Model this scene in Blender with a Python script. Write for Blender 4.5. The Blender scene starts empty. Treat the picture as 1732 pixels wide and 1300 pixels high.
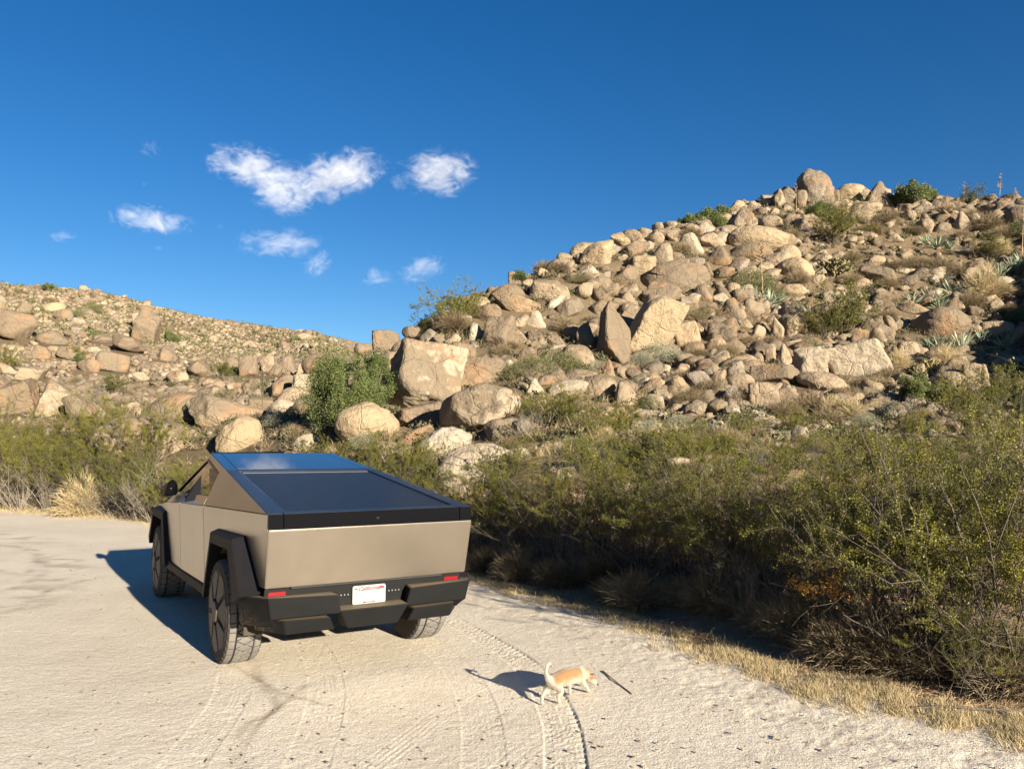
import bpy, bmesh, math, random
import numpy as np
from mathutils import Vector, Matrix

# ------------------------------------------------------------------ camera, sky, sun, exposure
SC = bpy.context.scene
COL = SC.collection
CAM_H = 1.838
PITCH = 4.624
ROLL = -0.13
FPX = 1350.8           # focal length in pixels of the 1732 px wide photograph
cd = bpy.data.cameras.new('camera')
cam = bpy.data.objects.new('camera', cd); COL.objects.link(cam)
cd.sensor_width = 36.0; cd.lens = 36.0 * FPX / 1732.0
cd.clip_start = 0.05; cd.clip_end = 9000
cam.location = (0, 0, CAM_H)
cam.rotation_mode = 'XYZ'
cam.matrix_world = Matrix.Translation((0, 0, CAM_H)) @ (Matrix.Rotation(math.radians(90 + PITCH), 4, 'X') @ Matrix.Rotation(math.radians(-ROLL), 4, 'Z'))
SC.camera = cam
SUN_EL = math.radians(14.6)
SUN_AZ = math.radians(145.2)      # clockwise from +Y: behind the camera and to its right
sdir = Vector((math.sin(SUN_AZ) * math.cos(SUN_EL), math.cos(SUN_AZ) * math.cos(SUN_EL), math.sin(SUN_EL)))
sl = bpy.data.lights.new('sun', 'SUN'); sl.energy = 4.9; sl.angle = math.radians(0.5); sl.color = (1.0, 0.885, 0.72)
so = bpy.data.objects.new('sun', sl); COL.objects.link(so)
so.rotation_euler = (-sdir).to_track_quat('-Z', 'Y').to_euler()
W = bpy.data.worlds.new('World'); SC.world = W; W.use_nodes = True
wn = W.node_tree; wn.nodes.clear()
sky = wn.nodes.new('ShaderNodeTexSky'); sky.sky_type = 'NISHITA'; sky.sun_disc = False
sky.sun_elevation = SUN_EL; sky.sun_rotation = SUN_AZ
sky.altitude = 900; sky.air_density = 1.0; sky.dust_density = 0.0; sky.ozone_density = 3.0
hs = wn.nodes.new('ShaderNodeHueSaturation'); hs.inputs['Saturation'].default_value = 1.30; hs.inputs['Hue'].default_value = 0.507
bg = wn.nodes.new('ShaderNodeBackground'); bg.inputs['Strength'].default_value = 0.040
wo = wn.nodes.new('ShaderNodeOutputWorld')
wn.links.new(sky.outputs[0], hs.inputs['Color']); wn.links.new(hs.outputs[0], bg.inputs[0]); wn.links.new(bg.outputs[0], wo.inputs[0])
vs = SC.view_settings
vs.view_transform = 'Standard'; vs.look = 'None'; vs.gamma = 1.0; vs.use_curve_mapping = False
vs.exposure = 1.68
SC.cycles.max_bounces = 6; SC.cycles.diffuse_bounces = 3; SC.cycles.glossy_bounces = 3
SC.cycles.transparent_max_bounces = 8; SC.cycles.volume_bounces = 2
SC.cycles.volume_step_rate = 1.0
rng = np.random.default_rng(7)
random.seed(7)

# ------------------------------------------------------------------ helpers
def tag(o, label=None, cat=None, group=None, kind=None):
    if label: o['label'] = label
    if cat: o['category'] = cat
    if group: o['group'] = group
    if kind: o['kind'] = kind
    return o

def link(name, me, mats, parent=None):
    o = bpy.data.objects.new(name, me); COL.objects.link(o)
    if not isinstance(mats, (list, tuple)): mats = [mats]
    if me is not None and len(me.materials) == 0:
        for m in mats: me.materials.append(m)
    if parent is not None: o.parent = parent
    return o

def empty(name, loc=(0, 0, 0), rz=0.0):
    o = bpy.data.objects.new(name, None); COL.objects.link(o)
    o.location = loc; o.rotation_euler = (0, 0, rz); o.empty_display_size = 0.2
    return o

def np_mesh(name, V, F, smooth=True, attrs=None, midx=None):
    """V (n,3) array, F (m,k) int array (all faces the same size)."""
    me = bpy.data.meshes.new(name)
    V = np.ascontiguousarray(V, dtype=np.float32); F = np.ascontiguousarray(F, dtype=np.int32)
    k = F.shape[1]
    me.vertices.add(len(V)); me.vertices.foreach_set('co', V.ravel())
    me.loops.add(F.size); me.loops.foreach_set('vertex_index', F.ravel())
    me.polygons.add(len(F)); me.polygons.foreach_set('loop_start', np.arange(0, F.size, k, dtype=np.int32))
    me.polygons.foreach_set('use_smooth', np.full(len(F), smooth, dtype=bool))
    if midx is not None: me.polygons.foreach_set('material_index', np.asarray(midx, dtype=np.int32))
    if attrs:
        for an, arr in attrs.items():
            a = me.attributes.new(an, 'FLOAT_COLOR', 'POINT')
            a.data.foreach_set('color', np.ascontiguousarray(arr, dtype=np.float32).ravel())
    me.update(calc_edges=True)
    return me

def bm_mesh(name, bm, smooth=False):
    bmesh.ops.recalc_face_normals(bm, faces=bm.faces[:])
    me = bpy.data.meshes.new(name); bm.to_mesh(me); bm.free()
    for p in me.polygons: p.use_smooth = smooth
    return me

# vectorised value noise
def _h(ix, iy, iz, s):
    h = (ix.astype(np.uint32) * np.uint32(374761393)) ^ (iy.astype(np.uint32) * np.uint32(668265263)) ^ (iz.astype(np.uint32) * np.uint32(2147483647)) ^ np.uint32((s * 1274126177) & 0xffffffff)
    h = (h ^ (h >> np.uint32(13))) * np.uint32(1274126177)
    h = h ^ (h >> np.uint32(16))
    return (h & np.uint32(0xffffff)).astype(np.float64) / 8388607.5 - 1.0

def vnoise(x, y, z, s=1):
    with np.errstate(over='ignore'):
        fx, fy, fz = np.floor(x), np.floor(y), np.floor(z)
        ix, iy, iz = fx.astype(np.int64), fy.astype(np.int64), fz.astype(np.int64)
        u, v, w = x - fx, y - fy, z - fz
        u = u * u * (3 - 2 * u); v = v * v * (3 - 2 * v); w = w * w * (3 - 2 * w)
        r = 0
        for dx in (0, 1):
            for dy in (0, 1):
                for dz in (0, 1):
                    r = r + _h(ix + dx, iy + dy, iz + dz, s) * (u if dx else 1 - u) * (v if dy else 1 - v) * (w if dz else 1 - w)
    return r

def fbm(x, y, z, o=4, s=1):
    r = 0; a = 1.0; t = 0
    for i in range(o):
        r = r + a * vnoise(x, y, z, s + i * 7); t += a; a *= 0.5
        x, y, z = x * 2.03 + 5.1, y * 2.03 + 1.7, z * 2.03 + 9.2
    return r / t

# ------------------------------------------------------------------ materials
def mat(name):
    m = bpy.data.materials.new(name); m.use_nodes = True
    nt = m.node_tree; nt.nodes.clear()
    out = nt.nodes.new('ShaderNodeOutputMaterial'); b = nt.nodes.new('ShaderNodeBsdfPrincipled')
    nt.links.new(b.outputs[0], out.inputs[0])
    return m, nt, b

class NT:
    def __init__(s, nt): s.nt = nt
    def n(s, t, **kw):
        nd = s.nt.nodes.new(t)
        for k, v in kw.items(): setattr(nd, k, v)
        return nd
    def l(s, a, b): s.nt.links.new(a, b)
    def setin(s, nd, i, v):
        if hasattr(v, 'is_linked') or isinstance(v, bpy.types.NodeSocket): s.l(v, nd.inputs[i])
        else: nd.inputs[i].default_value = v
    def noise(s, vec, scale, detail=4, rough=0.55, dist=0.0):
        nd = s.n('ShaderNodeTexNoise'); s.setin(nd, 'Vector', vec)
        nd.inputs['Scale'].default_value = scale; nd.inputs['Detail'].default_value = detail
        nd.inputs['Roughness'].default_value = rough; nd.inputs['Distortion'].default_value = dist
        return nd.outputs['Fac']
    def vor(s, vec, scale, feature='F1', out='Distance'):
        nd = s.n('ShaderNodeTexVoronoi', feature=feature); s.setin(nd, 'Vector', vec); nd.inputs['Scale'].default_value = scale
        return nd.outputs[out]
    def math(s, op, a, b=0.0, c=None, clamp=False):
        nd = s.n('ShaderNodeMath', operation=op, use_clamp=clamp); s.setin(nd, 0, a); s.setin(nd, 1, b)
        if c is not None: s.setin(nd, 2, c)
        return nd.outputs[0]
    def ramp(s, f, a, b, lo=0.0, hi=1.0):
        nd = s.n('ShaderNodeMapRange', interpolation_type='SMOOTHSTEP'); s.setin(nd, 0, f)
        s.setin(nd, 1, a); s.setin(nd, 2, b); s.setin(nd, 3, lo); s.setin(nd, 4, hi)
        return nd.outputs[0]
    def mix(s, f, a, b, mode='MIX'):
        nd = s.n('ShaderNodeMix', data_type='RGBA', blend_type=mode)
        s.setin(nd, 0, f); s.setin(nd, 6, a); s.setin(nd, 7, b)
        return nd.outputs[2]
    def bump(s, h, strength, dist, normal=None):
        nd = s.n('ShaderNodeBump'); s.setin(nd, 'Height', h); nd.inputs['Strength'].default_value = strength
        nd.inputs['Distance'].default_value = dist
        if normal is not None: s.l(normal, nd.inputs['Normal'])
        return nd.outputs[0]

def c4(r, g, b): return (r, g, b, 1.0)

def simple(name, col, rough=0.6, metal=0.0, var=0.12, scale=30, bump=0.0, bscale=80, coat=0.0, spec=0.5):
    m, nt, b = mat(name); t = NT(nt)
    tc = t.n('ShaderNodeTexCoord').outputs['Object']
    f = t.noise(tc, scale, 4)
    lo = tuple(max(0, x * (1 - var)) for x in col) + (1,); hi = tuple(min(1, x * (1 + var)) for x in col) + (1,)
    t.l(t.mix(f, lo, hi), b.inputs['Base Color'])
    b.inputs['Roughness'].default_value = rough; b.inputs['Metallic'].default_value = metal
    b.inputs['Coat Weight'].default_value = coat; b.inputs['Specular IOR Level'].default_value = spec
    if bump: t.l(t.bump(t.noise(tc, bscale, 5), bump, 0.01), b.inputs['Normal'])
    return m

def rock_material(name, use_attr):
    m, nt, b = mat(name); t = NT(nt)
    P = t.n('ShaderNodeNewGeometry'); pos = P.outputs['Position']
    if use_attr:
        a = t.n('ShaderNodeAttribute', attribute_name='tint'); tint = a.outputs['Color']; amt = a.outputs['Alpha']
        s = 1.6
    else:
        a = t.n('ShaderNodeObjectInfo'); tint = a.outputs['Color']; amt = a.outputs['Alpha']; s = 1.0
    # desert varnish: brown patches, mostly on upper and weathered faces
    sep = t.n('ShaderNodeSeparateXYZ'); t.l(P.outputs['Normal'], sep.inputs[0])
    n1 = t.noise(pos, 0.55 * s, 7, 0.62, 0.6)
    n2 = t.noise(pos, 3.2 * s, 6, 0.62, 0.3)
    f = t.math('ADD', t.math('MULTIPLY', n1, 0.75), t.math('MULTIPLY', n2, 0.35))
    f = t.math('ADD', f, t.math('MULTIPLY', sep.outputs[2], 0.07))
    thr = t.math('SUBTRACT', 0.83, t.math('MULTIPLY', amt, 0.66))
    e = t.math('SUBTRACT', f, thr)
    mask = t.ramp(e, -0.035, 0.045)
    var_lo = t.mix(t.noise(pos, 5 * s, 5), c4(0.115, 0.090, 0.060), c4(0.215, 0.168, 0.112))
    varn = t.mix(t.ramp(t.noise(pos, 0.9, 3), 0.5, 0.66), var_lo, c4(0.25, 0.155, 0.085))
    base = t.mix(t.math('MULTIPLY', t.noise(pos, 1.7 * s, 6), 0.55), tint, c4(0.36, 0.285, 0.185))
    col = t.mix(t.math('MULTIPLY', mask, 0.85), base, varn)
    # vertical dark water streaks
    mp = t.n('ShaderNodeMapping'); t.l(pos, mp.inputs[0]); mp.inputs['Scale'].default_value = (3.0, 3.0, 0.35)
    st = t.ramp(t.noise(mp.outputs[0], 1.3, 4), 0.60, 0.72)
    col = t.mix(t.math('MULTIPLY', st, 0.30), col, c4(0.13, 0.09, 0.065))
    # granite grain and lichen specks
    g = t.noise(pos, 28 * s, 3, 0.7)
    col = t.mix(t.ramp(g, 0.35, 0.7, 0.0, 0.35), col, c4(0.17, 0.13, 0.10))
    v = t.vor(pos, 9 * s)
    lic = t.ramp(t.math('ADD', v, t.math('MULTIPLY', t.noise(pos, 4, 3), 0.6)), 0.34, 0.42, 0.5, 0.0)
    col = t.mix(lic, col, c4(0.10, 0.085, 0.07))
    t.l(col, b.inputs['Base Color'])
    b.inputs['Roughness'].default_value = 0.92; b.inputs['Specular IOR Level'].default_value = 0.15
    h = t.math('ADD', t.math('MULTIPLY', t.noise(pos, 2.6 * s, 8, 0.66), 1.0), t.math('MULTIPLY', g, 0.10))
    # fine joints
    d = t.vor(t.mix(0.16, pos, t.n('ShaderNodeTexNoise').outputs['Color'], 'ADD'), 0.85 * s, 'DISTANCE_TO_EDGE')
    crack = t.ramp(d, 0.0, 0.022, 0.0, 1.0)
    h = t.math('ADD', h, t.math('MULTIPLY', crack, 0.12))
    t.l(t.bump(h, 1.0, 0.22), b.inputs['Normal'])
    return m

M = {}
M['rock'] = rock_material('granite', False)
M['rock_stuff'] = rock_material('granite_small', True)

def sand_material():
    m, nt, b = mat('pale_sand'); t = NT(nt)
    pos = t.n('ShaderNodeNewGeometry').outputs['Position']
    a = t.n('ShaderNodeAttribute', attribute_name='soil'); stain = t.n('ShaderNodeSeparateColor'); t.l(a.outputs['Color'], stain.inputs[0])
    n1 = t.noise(pos, 0.35, 5, 0.6); n2 = t.noise(pos, 2.2, 6, 0.65, 0.5); n3 = t.noise(pos, 60, 3, 0.7); n4 = t.noise(pos, 14, 5, 0.7)
    col = t.mix(t.ramp(n1, 0.35, 0.65), c4(0.74, 0.665, 0.535), c4(0.64, 0.57, 0.45))
    col = t.mix(t.ramp(n2, 0.50, 0.72, 0, 0.45), col, c4(0.56, 0.475, 0.35))
    col = t.mix(t.ramp(n3, 0.40, 0.66, 0, 0.62), col, c4(0.42, 0.36, 0.275))
    col = t.mix(t.ramp(n4, 0.60, 0.74, 0, 0.30), col, c4(0.80, 0.74, 0.60))
    v = t.vor(pos, 22); vs_ = t.math('ADD', v, t.math('MULTIPLY', t.noise(pos, 3, 2), 0.9))
    col = t.mix(t.ramp(vs_, 0.36, 0.41, 0.45, 0.0), col, c4(0.16, 0.125, 0.09))
    col = t.mix(t.math('MULTIPLY', stain.outputs[0], 0.8, clamp=True), col, c4(0.20, 0.15, 0.10))  # stains, plus the painted shade of the deep track edge
    col = t.mix(stain.outputs[1], col, t.mix(n2, c4(0.16, 0.105, 0.062), c4(0.33, 0.23, 0.14)))
    t.l(col, b.inputs['Base Color'])
    b.inputs['Roughness'].default_value = 0.97; b.inputs['Specular IOR Level'].default_value = 0.1
    h = t.math('ADD', t.math('MULTIPLY', n4, 0.9), t.math('MULTIPLY', n3, 0.55))
    h = t.math('ADD', h, t.math('MULTIPLY', t.noise(pos, 150, 2), 0.2))
    t.l(t.bump(h, 0.8, 0.018), b.inputs['Normal'])
    return m
M['sand'] = sand_material()

def hill_material():
    m, nt, b = mat('hill_soil'); t = NT(nt)
    pos = t.n('ShaderNodeNewGeometry').outputs['Position']
    n1 = t.noise(pos, 0.5, 6, 0.65); n2 = t.noise(pos, 3.5, 6, 0.7); n3 = t.noise(pos, 22, 4, 0.7)
    col = t.mix(t.ramp(n1, 0.38, 0.62), c4(0.125, 0.098, 0.064), c4(0.075, 0.062, 0.040))  # soil darkened to give the gaps between boulders their crevice shade
    col = t.mix(t.ramp(n2, 0.46, 0.60, 0, 0.8), col, c4(0.075, 0.070, 0.036))
    col = t.mix(t.ramp(n3, 0.52, 0.72, 0, 0.5), col, c4(0.25, 0.20, 0.14))
    t.l(col, b.inputs['Base Color'])
    b.inputs['Roughness'].default_value = 1.0; b.inputs['Specular IOR Level'].default_value = 0.05
    t.l(t.bump(t.math('ADD', n2, t.math('MULTIPLY', n3, 0.4)), 0.8, 0.12), b.inputs['Normal'])
    return m
M['hill'] = hill_material()

def leaf_material(name, ca, cb, rough=0.55, trans=0.25):
    m, nt, b = mat(name); t = NT(nt)
    oi = t.n('ShaderNodeObjectInfo'); pos = t.n('ShaderNodeNewGeometry').outputs['Position']
    f = t.math('ADD', t.math('MULTIPLY', t.noise(pos, 2.2, 3), 0.8), t.math('MULTIPLY', t.noise(pos, 19, 2), 0.6))
    f = t.math('ADD', f, t.math('MULTIPLY', oi.outputs['Random'], 0.35))
    col = t.mix(t.ramp(f, 0.5, 1.15), c4(*ca), c4(*cb))
    t.l(col, b.inputs['Base Color'])
    b.inputs['Roughness'].default_value = rough; b.inputs['Specular IOR Level'].default_value = 0.3
    tr = t.n('ShaderNodeBsdfTranslucent'); t.l(col, tr.inputs[0])
    mx = t.n('ShaderNodeMixShader'); mx.inputs[0].default_value = trans
    t.l(b.outputs[0], mx.inputs[1]); t.l(tr.outputs[0], mx.inputs[2])
    t.l(mx.outputs[0], nt.nodes['Material Output'].inputs[0])
    return m
M['creosote'] = leaf_material('creosote_leaf', (0.050, 0.058, 0.007), (0.148, 0.140, 0.015), .5, .12)
M['olive'] = leaf_material('olive_leaf', (0.075, 0.080, 0.030), (0.14, 0.14, 0.055), .6, .12)
M['juniper'] = leaf_material('juniper_leaf', (0.055, 0.078, 0.022), (0.130, 0.150, 0.045), .6, .12)
M['sage'] = leaf_material('sage_leaf', (0.17, 0.18, 0.12), (0.30, 0.30, 0.20))
M['drybrush'] = leaf_material('dry_brush', (0.15, 0.115, 0.065), (0.29, 0.225, 0.13))
M['straw'] = leaf_material('dry_straw', (0.36, 0.285, 0.155), (0.53, 0.43, 0.25))
M['agave'] = leaf_material('agave_blade', (0.13, 0.17, 0.11), (0.34, 0.37, 0.25), 0.5, 0.1)
M['cactus'] = leaf_material('cholla_stem', (0.13, 0.115, 0.055), (0.30, 0.25, 0.12), 0.7, 0.0)
M['orange'] = leaf_material('orange_leaf', (0.42, 0.20, 0.03), (0.60, 0.31, 0.05))
M['scrub'] = leaf_material('hill_scrub_leaf', (0.050, 0.052, 0.026), (0.115, 0.105, 0.055), .7, .08)
M['bark'] = simple('grey_bark', (0.085, 0.068, 0.052), 0.9, var=0.45, scale=5, bump=0.4, bscale=60)
M['palebark'] = simple('pale_bark', (0.20, 0.17, 0.13), 0.9, var=0.35, scale=5)
M['drytwig'] = simple('dry_twig', (0.30, 0.215, 0.13), 0.9, var=0.4, scale=4)
M['litter'] = simple('leaf_litter', (0.34, 0.22, 0.13), 0.95, var=0.6, scale=3)

# ------------------------------------------------------------------ projection helpers (photo pixel -> world ray)
TP = math.radians(PITCH); TR = math.radians(ROLL)
def rays(u, v):
    u = np.asarray(u, float); v = np.asarray(v, float)
    x = (u - 866) / FPX; y = -(v - 650) / FPX
    x, y = x * math.cos(TR) - y * math.sin(TR), x * math.sin(TR) + y * math.cos(TR)
    return x, math.cos(TP) - y * math.sin(TP), math.sin(TP) + y * math.cos(TP)
def proj(x, y, z):
    zz = z - CAM_H
    d = y * math.cos(TP) + zz * math.sin(TP); h = -y * math.sin(TP) + zz * math.cos(TP)
    X, H = x * math.cos(TR) + h * math.sin(TR), -x * math.sin(TR) + h * math.cos(TR)
    return 866 + FPX * X / d, 650 - FPX * H / d

# ------------------------------------------------------------------ terrain: knots of the slope, per azimuth
def KZ(u, v, r):
    x, y, z = rays(u, v); return CAM_H + r * z / math.hypot(x, y)
cols = [
    (-900, [(32, 0), (45, 5.), (65, 14.), (80, 21.), (100, 31.), (125, 44.), (170, 66.), (260, 60.)]),  # unseen flank of the left hill, raised so the sail panel reflects it
    (0,   [(28, 0), (36, 'v', 700), (50, 'v', 645), (65, 'v', 605), (92, 'v', 552), (120, 'v', 517), (150, 'v', 491), (260, 28.)]),
    (150, [(25, 0), (32, 'v', 715), (46, 'v', 655), (60, 'v', 622), (90, 'v', 570), (120, 'v', 535), (150, 'v', 508), (260, 25.)]),
    (300, [(21, 0), (28, 'v', 735), (38, 'v', 678), (50, 'v', 645), (70, 'v', 622), (110, 'v', 575), (150, 'v', 537), (260, 22.)]),
    (450, [(17, 0), (24, 'v', 745), (32, 'v', 678), (42, 'v', 652), (60, 'v', 634), (105, 'v', 595), (150, 'v', 565), (260, 20.)]),
    (560, [(15, 0), (22, 'v', 745), (28, 'v', 670), (33, 'v', 645), (38, 'v', 632), (60, 'v', 630), (150, 'v', 588), (260, 18.)]),
    (640, [(14, 0), (20, 'v', 742), (24, 'v', 695), (27, 'v', 635), (30, 'v', 606), (42, 4.2), (150, 'v', 608), (260, 18.)]),
    (700, [(13, 0), (19, 'v', 752), (23, 'v', 705), (27, 'v', 625), (31, 'v', 582), (42, 5.), (150, 'v', 625), (260, 16.)]),
    (800, [(12, 0), (17, 'v', 788), (21, 'v', 718), (26, 'v', 615), (33, 'v', 515), (44, 7.5), (150, 12.), (260, 14.)]),
    (900, [(10.6, 0), (15, 'v', 788), (20, 'v', 712), (27, 'v', 595), (37, 'v', 473), (48, 9.), (150, 12.), (260, 12.)]),
    (1040, [(9.4, 0), (14, 'v', 788), (20, 'v', 717), (30, 'v', 575), (43, 'v', 425), (54, 12.), (150, 12.), (260, 12.)]),
    (1200, [(8.0, 0), (13, 'v', 790), (20, 'v', 722), (32, 'v', 565), (49, 'v', 390), (60, 14.), (150, 13.), (260, 12.)]),
    (1375, [(7.3, 0), (13, 'v', 790), (20, 'v', 727), (34, 'v', 562), (54, 'v', 348), (66, 17.), (150, 14.), (260, 12.)]),
    (1500, [(7.0, 0), (13, 'v', 790), (20, 'v', 730), (35, 'v', 572), (56, 'v', 347), (68, 17.), (150, 14.), (260, 12.)]),
    (1732, [(6.7, 0), (13, 'v', 782), (20, 'v', 727), (36, 'v', 580), (58, 'v', 354), (70, 17.), (150, 14.), (260, 12.)]),
    (2000, [(7.6, 0), (14, 1.5), (21, 3.0), (36, 8.), (58, 17.), (70, 16.), (150, 13.), (260, 11.)]),
    (2500, [(10.5, 0), (17, 1.4), (24, 2.8), (38, 8.), (58, 15.), (70, 14.), (150, 12.), (260, 10.)]),
]
KA, KR, KH = [], [], []
KA.append(-110.0); KR.append([34, 45, 65, 80, 100, 125, 170, 260]); KH.append([0, 2, 5, 8, 12, 17, 24, 22])
for u, ks in cols:
    x, y, z = rays(u, 759); KA.append(math.degrees(math.atan2(x, y)))
    KR.append([k[0] for k in ks]); KH.append([k[1] if len(k) == 2 else KZ(u, k[2], k[0]) for k in ks])
KA.append(78.0); KR.append([16, 20, 26, 38, 58, 70, 150, 260]); KH.append([0, .4, .8, 1.5, 2.5, 2.5, 3, 3])
KA.append(110.0); KR.append([20, 24, 28, 38, 58, 70, 150, 260]); KH.append([0, 0, 0, 0, 0, 0, 0, 0])
KA = np.array(KA); KR = np.array(KR, float); KH = np.array(KH, float)
AG = np.arange(-110, 110.01, 0.25)
def _pch(xk, yk, x):          # monotone cubic interpolation
    h = np.diff(xk); d = np.diff(yk) / h; m = np.zeros(len(xk))
    for i in range(1, len(xk) - 1):
        if d[i - 1] * d[i] > 0:
            w1 = 2 * h[i] + h[i - 1]; w2 = h[i] + 2 * h[i - 1]; m[i] = (w1 + w2) / (w1 / d[i - 1] + w2 / d[i])
    m[0] = d[0]; m[-1] = d[-1]
    i = np.clip(np.searchsorted(xk, x) - 1, 0, len(h) - 1); t = (x - xk[i]) / h[i]
    return (2*t**3 - 3*t**2 + 1) * yk[i] + (t**3 - 2*t**2 + t) * h[i] * m[i] + (-2*t**3 + 3*t**2) * yk[i+1] + (t**3 - t**2) * h[i] * m[i+1]
KRg = np.stack([_pch(KA, KR[:, k], AG) for k in range(8)], 1)
KHg = np.stack([_pch(KA, KH[:, k], AG) for k in range(8)], 1)
KHg[:, 0] = 0
def knots(az):
    az = np.clip(az, -110, 110); f = (az + 110) / 0.25; i = np.clip(f.astype(int), 0, len(AG) - 2); t = (f - i)[..., None]
    return KRg[i] * (1 - t) + KRg[i + 1] * t, KHg[i] * (1 - t) + KHg[i + 1] * t

def height(x, y, detail=True):
    x = np.atleast_1d(np.asarray(x, float)); y = np.atleast_1d(np.asarray(y, float))
    r = np.hypot(x, y); az = np.degrees(np.arctan2(x, y))
    R, H = knots(az)
    z = np.zeros_like(r)
    d = np.diff(H, axis=-1) / np.diff(R, axis=-1)
    mm = np.zeros_like(H)
    prod = d[..., :-1] * d[..., 1:]
    with np.errstate(divide='ignore', invalid='ignore'):
        hm = np.where(prod > 0, 2 * prod / (d[..., :-1] + d[..., 1:]), 0)
    mm[..., 1:-1] = hm; mm[..., -1] = 0; mm[..., 0] = 0
    for k in range(7):
        s = (r >= R[..., k]) & (r < R[..., k + 1]); 
        if not s.any(): continue
        h = (R[..., k + 1] - R[..., k])[s]; t = (r[s] - R[..., k][s]) / h
        z[s] = (2*t**3 - 3*t**2 + 1) * H[..., k][s] + (t**3 - 2*t**2 + t) * h * mm[..., k][s] + (-2*t**3 + 3*t**2) * H[..., k+1][s] + (t**3 - t**2) * h * mm[..., k+1][s]
    far = r >= R[..., 7]
    z[far] = H[..., 7][far] * np.clip(1 - (r[far] - R[..., 7][far]) / 400, 0, 1)
    if detail:
        e = np.clip((r - R[..., 0]) / 8, 0, 1)
        z = z + e * 0.32 * fbm(x * .35, y * .35, x * 0, 4, 3)
        z = z + np.clip(r - 55, 0, 40) / 40 * 1.1 * fbm(x * .06, y * .06, x * 0, 3, 5)
    return z

def edge_r(az):
    return knots(np.atleast_1d(np.asarray(az, float)))[0][..., 0]

def at(u, v):
    """the point where the sight line through a photo pixel meets the ground."""
    dx, dy, dz = rays(u, v); L = math.hypot(dx, dy); dx, dy, dz = dx / L, dy / L, dz / L
    rr = np.concatenate([np.arange(3.5, 40, .05), np.arange(40, 220, .2)])
    g = height(dx * rr, dy * rr); s = CAM_H + dz * rr
    k = np.where(g >= s)[0]
    if len(k) == 0: 
        k = [int(np.argmin(s - g + 100 * (rr > 175)))]   # grazes the ridge: take the closest
    r = rr[k[0]]
    return Vector((dx * r, dy * r, float(height(dx * r, dy * r)[0])))

def gp0(u, v):
    dx, dy, dz = rays(u, v); t = -CAM_H / dz
    return np.array([dx * t, dy * t])

# ------------------------------------------------------------------ ground: sandy clearing with tyre tracks, and the hillside
def smooth_curve(pts, n=220):
    pts = np.array(pts, float); t = np.linspace(0, len(pts) - 1, n); i = np.clip(t.astype(int), 0, len(pts) - 2); f = (t - i)[:, None]
    p0 = pts[np.clip(i - 1, 0, len(pts) - 1)]; p1 = pts[i]; p2 = pts[i + 1]; p3 = pts[np.clip(i + 2, 0, len(pts) - 1)]
    return 0.5 * ((2 * p1) + (-p0 + p2) * f + (2*p0 - 5*p1 + 4*p2 - p3) * f**2 + (-p0 + 3*p1 - 3*p2 + p3) * f**3)

TK = .82
TRACKS = [  # pixel paths on the flat clearing, half width (m), depth, kind
    ([(395, 1122), (400, 1140), (392, 1180), (365, 1225), (330, 1270), (290, 1330)], .135, .011, 'tread'),
    ([(520, 1080), (545, 1120), (555, 1165), (548, 1215), (530, 1270), (505, 1340)], .135, .010, 'tread'),
    ([(715, 1078), (755, 1110), (790, 1150), (812, 1200), (820, 1250), (822, 1330)], .135, .011, 'tread'),
    ([(772, 1052), (825, 1082), (872, 1110), (912, 1145), (938, 1190), (955, 1240), (962, 1330)], .125, .020, 'deep'),
    ([(1730, 1290), (1500, 1262), (1300, 1225), (1140, 1180), (1020, 1140), (930, 1105), (850, 1070)], .10, .008, 'lines'),
    ([(640, 1290), (700, 1245), (760, 1200), (830, 1160)], .10, .007, 'lines'),
    ([(860, 1300), (905, 1262), (1000, 1222), (1130, 1200)], .12, .006, 'lines'),
    ([(1340, 1290), (1250, 1240), (1180, 1205), (1120, 1190)], .11, .006, 'lines'),
    ([(0, 1040), (60, 1015), (150, 985), (240, 940), (300, 925)], .12, .006, 'lines'),
    ([(0, 905), (60, 920), (110, 960), (60, 1010), (0, 1035)], .30, .010, 'scuff'),
    ([(20, 955), (80, 965), (150, 975), (230, 955)], .2, .007, 'lines'),
    ([(425, 1110), (440, 1150), (470, 1195), (420, 1225), (398, 1260), (405, 1290), (440, 1330)], .05, .008, 'stain'),
    ([(0, 1003), (40, 992), (78, 965), (52, 932), (-10, 925)], .10, .008, 'stain'), ([(-5, 1045), (35, 1030), (84, 1002), (140, 985)], .07, .006, 'stain'), ([(0, 968), (45, 975), (62, 950)], .08, .006, 'stain'),
    ([(440, 1150), (480, 1172), (510, 1180)], .03, .005, 'stain'),
    ([(480, 1190), (450, 1215), (425, 1245)], .03, .005, 'stain'),
]
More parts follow.
